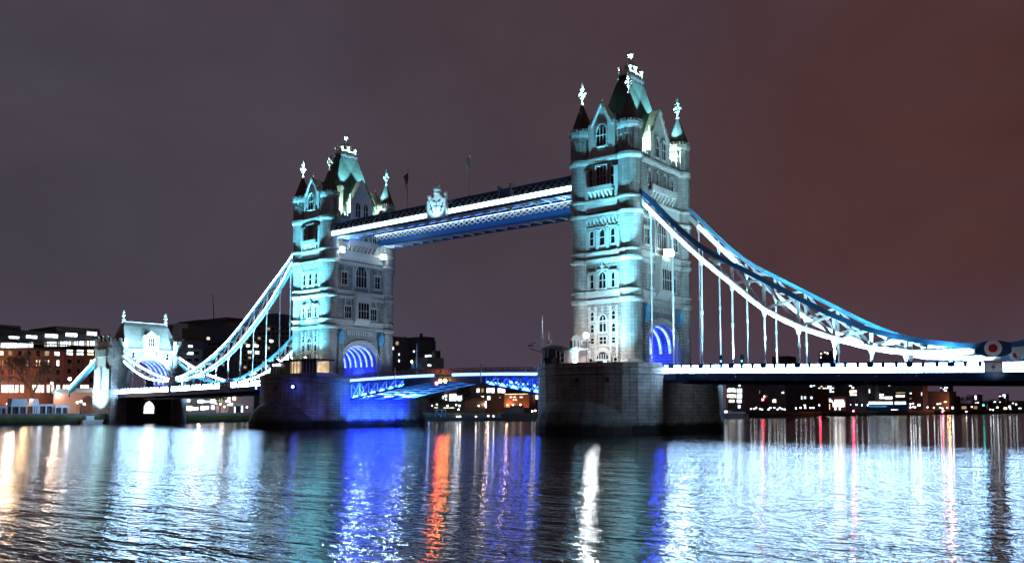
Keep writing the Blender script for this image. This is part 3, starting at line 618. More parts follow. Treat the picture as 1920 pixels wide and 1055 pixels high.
# ------------------------------------------------------------------ high walkways
ZW0, ZW1 = 44.2, 47.6
def lattice(m, x0, x1, y, z0, z1, n, w=.16, mt=0):
    d = (x1-x0)/n
    for k in range(n):
        a = x0+k*d
        m.beam((a, y, z0), (a+d, y, z1), w, .1, mt, (0,1,0)); m.beam((a, y+.03, z1), (a+d, y+.03, z0), w, .1, mt, (0,1,0))
def build_walkway(y0, y1, label, emblem):
    t = thing('walkway', label, 'walkway', (0, (y0+y1)/2, ZW0), 'high walkways between the towers')
    X = 36.3
    m = MB()
    for y in (y0+.15, y1-.15):
        m = MB(); m.box(-X, X, y-.15, y+.15, ZW1-.42, ZW1); part('upper_chord', m, DKBLUE, t)
        m = MB(); m.box(-X, X, y-.2, y+.2, ZW0, ZW0+.45); part('lower_chord', m, DKBLUE, t)
    for y in (y0+.1, y1-.2): m = MB(); lattice(m, -X, X, y, ZW0+1.55, ZW1-.42, 42, .13); part('lattice', m, GREYP, t)
    for a, b in ((y0+.42, y0+.5), (y1-.5, y1-.42)): m = MB(); m.box(-X, X, a, b, ZW0+.45, ZW1-.1); part('glazing', m, GLASS, t)
    m = MB(); m.box(-X, X, y0+.05, y1-.05, ZW1-.35, ZW1-.2); m.prism([(y0-.1, ZW1), (y1+.1, ZW1), ((y0+y1)/2, ZW1+.35)], -X, X, 'x'); part('roof', m, DKBLUE, t)
    m = MB(); m.box(-X, X, y0+.3, y1-.3, ZW0+.55, ZW0+.7); part('floor', m, LBLUEP, t)
    m = MB()                                     # bracing of the underside
    n = 22
    for k in range(n):
        a = -X+2*X*k/n; b = -X+2*X*(k+1)/n
        m.beam((a, y0+.35, ZW0+.22), (a, y1-.35, ZW0+.22), .22, .3); m.beam((a, y0+.4, ZW0+.3), (b, y1-.4, ZW0+.3), .14, .12); m.beam((a, y1-.4, ZW0+.34), (b, y0+.4, ZW0+.34), .14, .12)
    part('bracing', m, WHITEP, t)
    if emblem:
        segs = [(-X, -3.1), (3.1, X)]
        for a, b in segs:
            m = MB(); m.box(a, b, y0-.16, y0-.01, ZW0+.5, ZW0+1.5); ls = part('light_strip', m, LED, t)
            m = MB(); m.box(a, b, y0-.3, y0-.02, ZW0+1.5, ZW0+1.62); m.box(a, b, y0-.26, y0, ZW0+.3, ZW0+.5)
            k = a+.6
            while k < b: m.box(k-.14, k+.14, y0-.24, y0-.02, ZW0+1.36, ZW0+1.5); k += 1.2
            part('cornice', m, GREYP, t)
        m = MB(); m.box(-X, X, y1+.06, y1+.14, ZW0+.5, ZW0+.75); part('light_strip', m, LEDB, t)  # hidden strip added to throw blue on the other walkway
        for xc in (-16.2, 18.2):                  # solid panels with piers
            m = MB(); m.box(xc-1.3, xc+1.3, y0-.12, y0+.3, ZW0+1.63, ZW1+.1); part('panel', m, BLUEP, t)
        for xc in (-16.2, 18.2):
            for d in (-1.5, 1.5): m = MB(); m.box(xc+d-.2, xc+d+.2, y0-.3, y0+.4, ZW0+1.62, ZW1+.5); m.box(xc+d-.35, xc+d+.35, y0-.42, y0+.5, ZW1+.5, ZW1+.72); part('pilaster', m, GREYP, t)
        # coat of arms
        top = [(1.95, ZW1+.1), (1.9, ZW1+.45), (1.55, ZW1+.75), (1.1, ZW1+.95), (.85, ZW1+1.3), (.75, ZW1+1.75), (-.75, ZW1+1.75), (-.85, ZW1+1.3), (-1.1, ZW1+.95), (-1.55, ZW1+.75), (-1.9, ZW1+.45), (-1.95, ZW1+.1)]
        m = MB(); m.prism([(-1.95, ZW0+.1), (1.95, ZW0+.1)] + top, y0-.45, y0+.2, 'y')
        for s in (-1, 1):
            m.box(s*2.15, s*2.7, y0-.65, y0+.25, ZW0+.1, ZW1+.5); m.box(s*1.9, s*2.2, y0-.3, y0+.1, ZW0+.3, ZW1); m.lathe(s*2.42, y0-.2, [(.3,ZW1+.5),(.34,ZW1+.7),(.2,ZW1+.85),(.5,ZW1+1.2),(.46,ZW1+1.6),(.1,ZW1+1.9)], 8)
        m.lathe(0, y0-.15, [(.9,ZW1+1.7),(.85,ZW1+2.3),(1.05,ZW1+2.45),(.95,ZW1+2.9),(.35,ZW1+3.2),(.3,ZW1+3.4),(.48,ZW1+3.75),(.42,ZW1+4.1),(.06,ZW1+4.5)], 10)
        ca = part('coat_of_arms', m, WHITEP, t)
        m = MB()
        m.prism([(-.95, ZW0+3.3), (-.95, ZW0+2.2), (-.6, ZW0+1.5), (0, ZW0+1.05), (.6, ZW0+1.5), (.95, ZW0+2.2), (.95, ZW0+3.3)], y0-.62, y0-.52, 'y'); part('shield', m, WHITEP, ca)
        m = MB()
        m.box(-.09, .09, y0-.7, y0-.63, ZW0+1.3, ZW0+3.2); m.box(-.8, .8, y0-.7, y0-.63, ZW0+2.4, ZW0+2.6)
        for s in (-1, 1):
            m.beam((s*1.1, y0-.6, ZW0+1.2), (s*1.75, y0-.6, ZW0+3.0), .16, .1, 0, (0,1,0)); m.beam((s*1.2, y0-.6, ZW0+2.3), (s*1.9, y0-.6, ZW0+2.0), .14, .1, 0, (0,1,0))
            m.beam((s*.4, y0-.66, ZW0+3.4), (s*1.1, y0-.6, ZW0+3.7), .14, .12, 0, (0,1,0))
        part('charge', m, DARK, ca)
    else:
        m = MB(); m.box(-X, X, y0-.08, y0+.02, ZW0+.45, ZW0+1.5); part('panel', m, BLUEP, t)
        
        m = MB(); lattice(m, -X, X, y0-.1, ZW0+1.55, ZW0+2.6, 44, .24)
        part('tracery', m, WHITEP, t)
        m = MB(); m.box(-X, X, y0-.6, y0-.5, ZW0+2.72, ZW0+2.85); 
        for k in range(12): m.box(-X+3.3+k*6-.06, -X+3.3+k*6+.06, y0-.55, y0+.05, ZW0+2.85, ZW0+2.95)
        part('light_strip', m, LED, t)
    return t
build_walkway(-9.8, -5.3, 'high level walkway nearer the viewer, with white light band and coat of arms', True)
build_walkway(4.9, 9.4, 'high level walkway on the far side, blue lit, seen beneath the nearer one', False)
for xx, zt, lab in ((-11.7, 56.9, 'flagpole with a limp brown flag, left of the coat of arms on the walkway'), (6.6, 57.3, 'flagpole with a pale striped flag, right of the coat of arms on the walkway')):
    t = thing('flagpole', lab, 'flagpole', (xx, -7.5, ZW1+.3), 'flagpoles on the walkway')
    m = MB(); m.tube((xx, -7.5, ZW1+.2), (xx+(.25 if xx < 0 else .1), -7.5, zt), .11, .05, 8); m.sphere((xx+(.25 if xx < 0 else .1), -7.5, zt+.1), .14, 6); part('pole', m, GREYP, t)
    m = MB(); vs = []; fs = []; k = 8
    for i in range(k+1):
        for j in range(5):
            dz = -j*.62; fall = i/k; vs.append((xx+.18-1.15*fall*(1-.08*j), -7.5+.22*math.sin(fall*6+j*.7), zt-.2+dz-1.25*fall))
    for i in range(k):
        for j in range(4): fs.append((i*5+j, (i+1)*5+j, (i+1)*5+j+1, i*5+j+1))
    m.add(vs, fs); f = part('flag', m, FLAGM if xx < 0 else GREYP, t)
    so = f.modifiers.new('thickness', 'SOLIDIFY'); so.thickness = .03

# ------------------------------------------------------------------ suspension trusses
UP = [(46.3,43.9),(47.5,43.2),(50.5,40.6),(54.5,36.3),(59.9,31.3),(65.3,27.9),(70.7,24.7),(76.2,21.4),(81.6,18.3),(87,15.8),(92.4,14.2),(97.8,13.15),(101.5,12.75),(103,12.5)]
LO = [(46.3,43.0),(47.5,42.0),(50.5,38.9),(54.5,34.7),(59.9,29.4),(65.3,24.7),(70.7,20.1),(76.2,17.0),(81.6,14.9),(87,13.2),(92.4,12.3),(97.8,12.1),(101.5,12.2),(103,12.3)]
UPN = [(46.3,44.2),(47.5,43.3),(50.5,40.7),(54.5,37.6),(58,35.0),(62,31.9),(66.7,28.4),(70.7,25.5),(76.2,21.9),(81.6,19.0),(87,16.6),(92.4,14.6),(97.8,13.2),(101.5,12.75),(103,12.5)]
LON = [(46.3,43.0),(47.5,42.0),(50.5,38.5),(54.5,34.2),(59.9,29.2),(65.3,25.1),(70.7,21.3),(76.2,18.2),(81.6,15.8),(87,13.9),(92.4,12.8),(97.8,12.2),(101.5,12.2),(103,12.3)]
SUP = [(103,12.5),(106,12.9),(112,14.2),(118,15.9),(125,18.3),(131.5,20.9)]
SLO = [(103,12.3),(106,12.1),(112,12.6),(118,13.6),(125,16.2),(131.5,19.4)]
def deckz(x): return lerp([(0,11.1),(52,10.35),(103,9.2),(131,8.9)], abs(x))   # bottom of the lit parapet
def smooth(pts, n=3):
    """denser points along a measured curve (Catmull-Rom)"""
    r = []
    for i in range(len(pts)-1):
        p0 = pts[max(0,i-1)]; p1 = pts[i]; p2 = pts[i+1]; p3 = pts[min(len(pts)-1,i+2)]
        for k in range(n):
            u = k/n; r.append(tuple(.5*((2*b)+(c-a)*u+(2*a-5*b+4*c-d)*u*u+(3*b-a-3*c+d)*u**3) for a, b, c, d in zip(p0,p1,p2,p3)))
    return r+[pts[-1]]
def build_truss(sx, Y, up, lo, nodes, label, group, mats, strips, joint=None, hang=True):
    u0 = up[0][0]
    t = thing('suspension_truss', label, 'truss', (sx*u0, Y, 12), group)
    U = smooth(up); L = smooth(lo)
    def chord(pts, w, h, mat, name):
        m = MB(); loops = []
        for i, (x, z) in enumerate(pts):
            a = pts[max(0,i-1)]; b = pts[min(len(pts)-1,i+1)]; d = Vector((b[0]-a[0], b[1]-a[1])).normalized(); nx, nz = -d.y*h/2, d.x*h/2
            loops.append([(sx*(x-nx), Y-w/2, z-nz), (sx*(x-nx), Y+w/2, z-nz), (sx*(x+nx), Y+w/2, z+nz), (sx*(x+nx), Y-w/2, z+nz)])
        m.loft(loops); return part(name, m, mat, t)
    chord(U, .75, .74, mats[0], 'upper_chord'); lc = chord(L, .75, .78, mats[1], 'lower_chord')
    def strip(pts, y, h, off, mat, a, b, name='light_strip'):
        P = [p for p in pts if a <= p[0] <= b]; m = MB(); loops = []
        for i, (x, z) in enumerate(P):
            q = P[max(0,i-1)]; r = P[min(len(P)-1,i+1)]; d = Vector((r[0]-q[0], r[1]-q[1])).normalized(); nx, nz = -d.y, d.x
            loops.append([(sx*(x+nx*(off-h/2)), y-.05, z+nz*(off-h/2)), (sx*(x+nx*(off-h/2)), y+.05, z+nz*(off-h/2)), (sx*(x+nx*(off+h/2)), y+.05, z+nz*(off+h/2)), (sx*(x+nx*(off+h/2)), y-.05, z+nz*(off+h/2))])
        if len(loops) > 1: m.loft(loops); part(name, m, mat, t)
    for which, side, h, off, mat, a, b in strips:
        strip(U if which == 'u' else L, Y+side*.43, h, off, mat, a, b)
    uz = lambda x: lerp(U, x); lz = lambda x: lerp(L, x)
    m = MB(); m2 = MB()
    for i, x in enumerate(nodes):
        if uz(x)-lz(x) > 1.0: m.beam((sx*x, Y, lz(x)), (sx*x, Y, uz(x)), .44, .4)
        if i+1 < len(nodes):
            b = nodes[i+1]
            if uz(x)-lz(x) > .9 or uz(b)-lz(b) > .9:
                m.beam((sx*x, Y-.08, lz(x)), (sx*b, Y-.08, uz(b)), .40, .34, 0, (0,1,0)); m.beam((sx*x, Y+.08, uz(x)), (sx*b, Y+.08, lz(b)), .44, .34, 0, (0,1,0))
                cx = sx*(x+b)/2; cz = (lz(x)+uz(b)+uz(x)+lz(b))/4; m.tube((cx, Y-.28, cz), (cx, Y+.28, cz), .42, .42, 8)
    part('web', m, WHITEP, t)
    if hang:
        for x in nodes:
            z = lz(x)-.3; d = deckz(x)+1.2
            if z-d < .25: continue
            m = MB(); m.prism([(sx*x-.42, z), (sx*x+.42, z), (sx*x+.16, z-min(1.0,(z-d)*.6)), (sx*x-.16, z-min(1.0,(z-d)*.6))], Y-.2, Y+.2, 'y')
            m.tube((sx*x, Y, z-.6 if z-d > 1 else z), (sx*x, Y, d), .14, .14, 8)
            if z-d > 3: m.tube((sx*x, Y, (z+d)/2-.35), (sx*x, Y, (z+d)/2+.35), .22, .22, 8); m.tube((sx*x, Y, d), (sx*x, Y, d+.7), .24, .16, 8)
            part('hanger', m, WHITEP, t)
    if joint:
        x, z, cross = joint
        m = MB()
        m.prism([(sx*(x-2.2), z-.6), (sx*(x-1.0), z-1.1), (sx*(x+1.0), z-1.1), (sx*(x+2.2), z-.6), (sx*(x+2.2), z+.65), (sx*(x+1.0), z+1.0), (sx*(x-1.0), z+1.0), (sx*(x-2.2), z+.65)], Y-.42, Y+.42, 'y'); j = part('pin_plate', m, mats[0], t)
        m = MB(); m.tube((sx*x, Y-.5, z), (sx*x, Y+.5, z), 1.08, 1.08, 28); part('roundel', m, WHITEP, j)
        m = MB(); m.tube((sx*x, Y-.56, z), (sx*x, Y+.56, z), .56, .56, 24); part('boss', m, REDP, j)
    return t
ND = [50.4, 54.5, 59.9, 65.3, 70.7, 76.2, 81.6, 87, 92.4, 97.8]
SN = [106, 112, 118, 125]
LG, SG = 'long suspension trusses of the side spans', 'short suspension trusses by the abutments'  # upper chords share one blue; lit and shaded tones are painted in
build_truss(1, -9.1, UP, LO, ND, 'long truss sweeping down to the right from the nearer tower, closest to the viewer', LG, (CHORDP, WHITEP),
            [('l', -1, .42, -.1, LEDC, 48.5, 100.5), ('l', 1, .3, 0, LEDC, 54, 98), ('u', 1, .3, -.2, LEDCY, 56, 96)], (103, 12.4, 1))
build_truss(1, 9.1, UP, LO, ND, 'long truss sweeping down to the right, the one behind, with upper chord lit pale blue', LG, (LBLUEP, WHITEP),
            [('l', -1, .5, .05, LEDC, 50, 59), ('l', -1, .32, 0, LEDC, 64, 98), ('u', -1, .34, .1, LEDCY, 62, 97)], (103, 12.4, 1))
build_truss(-1, -9.1, UPN, LON, ND, 'long truss sweeping down to the left from the farther tower, in front and brightly lit', LG, (LBLUEP, LBLUEP),
            [('u', -1, .24, .2, LEDC, 47, 101), ('l', -1, .16, .27, LEDC, 49, 101), ('l', -1, .3, -.22, LEDCY, 49, 80)], (103, 12.4, 0))
build_truss(-1, 9.1, UPN, LON, ND, 'long truss sweeping down to the left behind the front one, mostly blue', LG, (LBLUEP, WHITEP),
            [('l', -1, .3, 0, LEDC, 62, 100), ('u', -1, .3, .1, LEDCY, 50, 100)], (103, 12.4, 0))
build_truss(-1, -9.1, SUP, SLO, SN, 'short truss rising from the left low point to the gatehouse, in front', SG, (WHITEP, WHITEP), [('u', -1, .4, .05, LEDC, 103.5, 131), ('l', -1, .4, 0, LEDC, 104, 131)])
build_truss(-1, 9.1, SUP, SLO, SN, 'short truss rising to the right side of the gatehouse, behind', SG, (WHITEP, WHITEP), [('u', -1, .5, .05, LEDC, 104, 131), ('l', -1, .45, 0, LEDCY, 104, 131)])
build_truss(1, -9.1, SUP, SLO, SN, 'short truss just entering at the right edge beyond the nearer roundel', SG, (BLUEP, WHITEP), [('l', -1, .6, 0, LEDC, 106.5, 131), ('u', -1, .45, -.1, LEDC, 106.3, 131)])
build_truss(1, 9.1, SUP, SLO, SN, 'short truss at the right edge behind, beside the farther roundel', SG, (BLUEP, WHITEP), [('l', -1, .5, 0, LEDC, 107, 131)])

# ------------------------------------------------------------------ side span decks
PM = {}
def build_side_span(sx, label, gaps):
    t = thing('side_span', label, 'bridge deck', (sx*52.8, 0, 10), 'side span decks')
    X0, X1 = 53.2, 134.5
    m = MB(); n = 16; loops = []
    for i in range(n+1):
        x = X0+(X1-X0)*i/n; z = deckz(x); loops.append([(sx*x, -9.4, z-.75), (sx*x, 9.4, z-.75), (sx*x, 9.4, z-.1), (sx*x, -9.4, z-.1)])
    m.loft(loops); part('road_slab', m, ASPH, t)
    for y, nm in ((-9.75, 'edge_girder'), (9.75, 'edge_girder'), (-3.2, 'inner_girder'), (3.2, 'inner_girder')):
        m = MB(); loops = []
        for i in range(n+1):
            x = X0+(X1-X0)*i/n; z = deckz(x); h = (.05, 1.25) if nm[0] == 'e' else (.77, 1.7)
            loops.append([(sx*x, y-.28, z-h[1]), (sx*x, y+.28, z-h[1]), (sx*x, y+.28, z-h[0]), (sx*x, y-.28, z-h[0])])
        m.loft(loops)
        if nm[0] == 'e':
            for k in range(15):
                x = X0+2+k*5.45; m.sphere((sx*x, y-.3 if y < 0 else y+.3, deckz(x)-.62), .16, 6)
        part(nm, m, DKBLUE, t)
    m = MB()
    for k in range(16):
        x = X0+1+k*5.3; z = deckz(x); m.beam((sx*x, -9.4, z-1.15), (sx*x, 9.4, z-1.15), .3, .75)
    part('cross_girder', m, DKBLUE, t)
    cuts = sorted(gaps)
    for y in (-9.75, 9.75):
        s = -1 if y < 0 else 1; a = X0
        for g0, g1 in cuts+[(X1, X1)]:
            if g0-a > 1:
                m = MB(); k = max(1, int((g0-a)/8)); loops = []
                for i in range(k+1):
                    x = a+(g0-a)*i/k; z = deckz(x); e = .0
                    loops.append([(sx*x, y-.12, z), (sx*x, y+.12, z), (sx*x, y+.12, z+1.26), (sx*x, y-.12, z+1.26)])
                m.loft(loops); part('washed_panel', m, LEDP, t)  # glows in place of the lamps that wash the parapet
                m = MB(); loops = []
                for i in range(k+1):
                    x = a+(g0-a)*i/k; z = deckz(x)
                    loops.append([(sx*x, y-s*.13, z-.02), (sx*x, y-s*.2, z-.02), (sx*x, y-s*.2, z+1.25), (sx*x, y-s*.13, z+1.25)])
                m.loft(loops); part('parapet', m, LBLUEP, t)  # board added behind the glow to block light towards the road
                m = MB(); loops = []
                for i in range(k+1):
                    x = a+(g0-a)*i/k; z = deckz(x)+1.27
                    loops.append([(sx*x, y-.17, z), (sx*x, y+.17, z), (sx*x, y+.17, z+.12), (sx*x, y-.17, z+.12)])
                m.loft(loops); part('handrail', m, LBLUEP, t)
            a = g1
        if 'p' not in PM:
            q = MB(); q.box(-.24,.24,-.14,.14,-.5,.3); PM['p'] = q.mesh('post', DKBLUE); q = MB(); q.box(-.5,.5,-.15,.15,-.42,.3); q.box(-.3,.3,-.2,.2,-.5,-.36); PM['P'] = q.mesh('hanger_base', DKBLUE)
        xs = ND+[103+5.5*k for k in range(1,6)]
        for i, x in enumerate(xs):
            if any(g0-.3 < x < g1+.3 for g0, g1 in cuts): continue
            if x > 53.4: place('hanger_base', PM['P'], t, (sx*x, y+s*.1, deckz(x)+1.2))
            for f in (1/3., 2/3.):
                xx = x+5.45*f
                if xx > 53.6 and not any(g0-.3 < xx < g1+.3 for g0, g1 in cuts): place('post', PM['p'], t, (sx*xx, y+s*.1, deckz(xx)+1.2))
    for g0, g1 in cuts:
        x = (g0+g1)/2; z = deckz(x)
        for y in (-9.75, 9.75):
            s = -1 if y < 0 else 1
            m = MB(); m.box(sx*g0, sx*g1, y-.3, y+.3, z-.1, z+1.3)
            m.prism([(sx*(g0-.4), z-1.2), (sx*(g1+.4), z-1.2), (sx*g1, z-.1), (sx*g0, z-.1)], y-.36, y+.36, 'y'); o = part('pedestal', m, DKBLUE, t)
            m = MB()
            if g1-g0 < 3.2:
                m.box(sx*(g0+.15), sx*(g1-.15), y+s*.3, y+s*.4, z+.02, z+1.22); p = part('plaque', m, GREYP, o)
                m = MB(); m.box(sx*x-.07, sx*x+.07, y+s*.4, y+s*.45, z+.3, z+.95); m.box(sx*x-.25, sx*x+.25, y+s*.4, y+s*.45, z+.6, z+.74); part('cross', m, DARK, p)
            else:
                for k in (-1, 0, 1): m.box(sx*x+k*1.5-.3, sx*x+k*1.5+.3, y+s*.3, y+s*.38, z+.45, z+.95)
                part('plaque', m, WHITEP, o)
    return t
build_side_span(1, 'long bridge deck with glowing white parapet, crossing the right side to the edge', [(101.9, 104.2)])
build_side_span(-1, 'bridge deck with glowing parapet left of the blue lit pier, leading to the gatehouse', [(73.6, 78.6), (102.2, 103.8)])

# ------------------------------------------------------------------ bascules
def build_bascule(sx, label):
    t = thing('bascule', label, 'bridge leaf', (sx*29.5, 0, 10), 'bascule leaves of the opening span')
    zt = lambda x: 11.15 - .6*(x/30)**2              # underside of the light strip
    zb = lambda x: lerp([(0,10.15),(4,9.85),(10,9.1),(16,8.25),(22,7.3),(29.2,6.2)], x)
    xs = [0.15+i*(29.05-.15)/10 for i in range(11)]
    m = MB(); m.loft([[(sx*x, -7.9, zt(x)-.15), (sx*x, 7.9, zt(x)-.15), (sx*x, 7.9, zt(x)+.25), (sx*x, -7.9, zt(x)+.25)] for x in xs]); part('road_slab', m, ASPH, t)
    for y in (-7.9, -2.7, 2.7, 7.9):
        m = MB()
        m.loft([[(sx*x, y-.2, zb(x)), (sx*x, y+.2, zb(x)), (sx*x, y+.2, zb(x)+.42), (sx*x, y-.2, zb(x)+.42)] for x in xs])
        m.loft([[(sx*x, y-.2, zt(x)-.5), (sx*x, y+.2, zt(x)-.5), (sx*x, y+.2, zt(x)-.16), (sx*x, y-.2, zt(x)-.16)] for x in xs])
        if abs(y) > 5: m.loft([[(sx*x, y-.17, zb(x)+.4), (sx*x, y+.17, zb(x)+.4), (sx*x, y+.17, zt(x)-.4), (sx*x, y-.17, zt(x)-.4)] for x in xs[:5]])
        g = part('main_girder', m, BLUEP, t)
        m = MB()
        for i in range(4, 10):
            a, b = xs[i], xs[i+1]
            m.beam((sx*b, y, zb(b)+.2), (sx*b, y, zt(b)-.3), .3, .3); m.beam((sx*a, y, zb(a)+.3), (sx*b, y, zt(b)-.3), .26, .24, 0, (0,1,0)); m.beam((sx*a, y+.05, zt(a)-.3), (sx*b, y+.05, zb(b)+.3), .26, .24, 0, (0,1,0))
        part('girder_web', m, WHITEP if abs(y) > 5 else BLUEP, g)
    for y in (-7.45, 2.95):
        m = MB(); m.loft([[(sx*x, y-.08, zb(x)+.46), (sx*x, y+.08, zb(x)+.46), (sx*x, y+.08, zb(x)+.95), (sx*x, y-.08, zb(x)+.95)] for x in xs[3:]]); part('light_strip', m, LEDB2, t)  # blue glow added to colour the lattice and its reflection
    m = MB()
    for x in xs: m.beam((sx*x, -7.7, zb(x)+.3), (sx*x, 7.7, zb(x)+.3), .3, .35)
    part('cross_girder', m, BLUEP, t)
    m = MB()                                          # soffit plates between the girders
    for ya, yb in ((-7.6, -2.95), (-2.45, 2.45), (2.95, 7.6)):
        for i in range(10): m.add([(sx*(xs[i]+.2), ya, zb(xs[i])+.34), (sx*(xs[i+1]-.2), ya, zb(xs[i+1])+.34), (sx*(xs[i+1]-.2), yb, zb(xs[i+1])+.34), (sx*(xs[i]+.2), yb, zb(xs[i])+.34),
                                   (sx*(xs[i]+.2), ya, zb(xs[i])+.42), (sx*(xs[i+1]-.2), ya, zb(xs[i+1])+.42), (sx*(xs[i+1]-.2), yb, zb(xs[i+1])+.42), (sx*(xs[i]+.2), yb, zb(xs[i])+.42)], [(0,3,2,1),(4,5,6,7),(0,1,5,4),(1,2,6,5),(2,3,7,6),(3,0,4,7)])
    part('soffit_plate', m, WHITEP, t)
    for y in (-8.15, 8.15):
        s = -1 if y < 0 else 1
        m = MB(); m.loft([[(sx*x, y-.06, zt(x)-.1), (sx*x, y+.06, zt(x)-.1), (sx*x, y+.06, zt(x)+.42), (sx*x, y-.06, zt(x)+.42)] for x in [max(x, 2.6) for x in xs]]); part('light_strip', m, LEDS, t)
        m = MB()
        for i in range(10):
            a, b = xs[i], xs[i+1]
            m.beam((sx*a, y, zt(a)+1.45), (sx*b, y, zt(b)+1.45), .18, .16); m.beam((sx*a, y, zt(a)+.52), (sx*b, y, zt(b)+.52), .14, .1)
            for k in range(2):
                p = a+(b-a)*k/2; q = a+(b-a)*(k+1)/2
                m.beam((sx*p, y, zt(p)+.4), (sx*p, y, zt(p)+1.5), .16, .16); m.beam((sx*p, y, zt(p)+.55), (sx*q, y, zt(q)+1.4), .1, .08, 0, (0,1,0)); m.beam((sx*p, y+.03, zt(p)+1.4), (sx*q, y+.03, zt(q)+.55), .1, .08, 0, (0,1,0))
                m.box(sx*(p+.25), sx*(q-.25), y-.03, y+.03, zt(p)+.85, zt(p)+1.1)
        part('railing', m, GREYP, t)
    m = MB(); x = 14.2 if sx < 0 else 10.6; m.box(sx*x-.12, sx*x+.12, -8.4, -8.22, zt(x)-1.6, zt(x)+2.2); part('fender_post', m, WHITEP, t)
    return t
build_bascule(-1, 'bascule leaf joined to the farther pier, its soffit glowing blue and white')
build_bascule(1, 'bascule leaf joined to the nearer pier, with blue lit lattice girder')
for k, (xx, nm, mat) in enumerate(((-.45, 'orange navigation lamp, left one of the pair at mid span', ORANGE), (.95, 'orange navigation lamp, right one of the pair at mid span', ORANGE), (-1.5, 'small red navigation lamp beside the orange pair at mid span', REDL))):
    t = thing('navigation_lamp', nm, 'lamp', (xx, -8.5, 10.15), 'navigation lamps at mid span')
    z = 10.05 if k < 2 else 9.6; r = .36
    m = MB(); m.tube((xx, -8.1, z), (xx, -8.38, z), r+.06, r+.06, 12); m.beam((xx, -8.2, z), (xx, -8.2, 10.9), .1, .1); part('housing', m, DARK, t)
    m = MB(); m.sphere((xx, -8.42, z), r, 12); part('lens', m, mat, t)
    if k == 0: point((xx+.6, -9.6, z), 260, (1.0, .22, .04), .3)
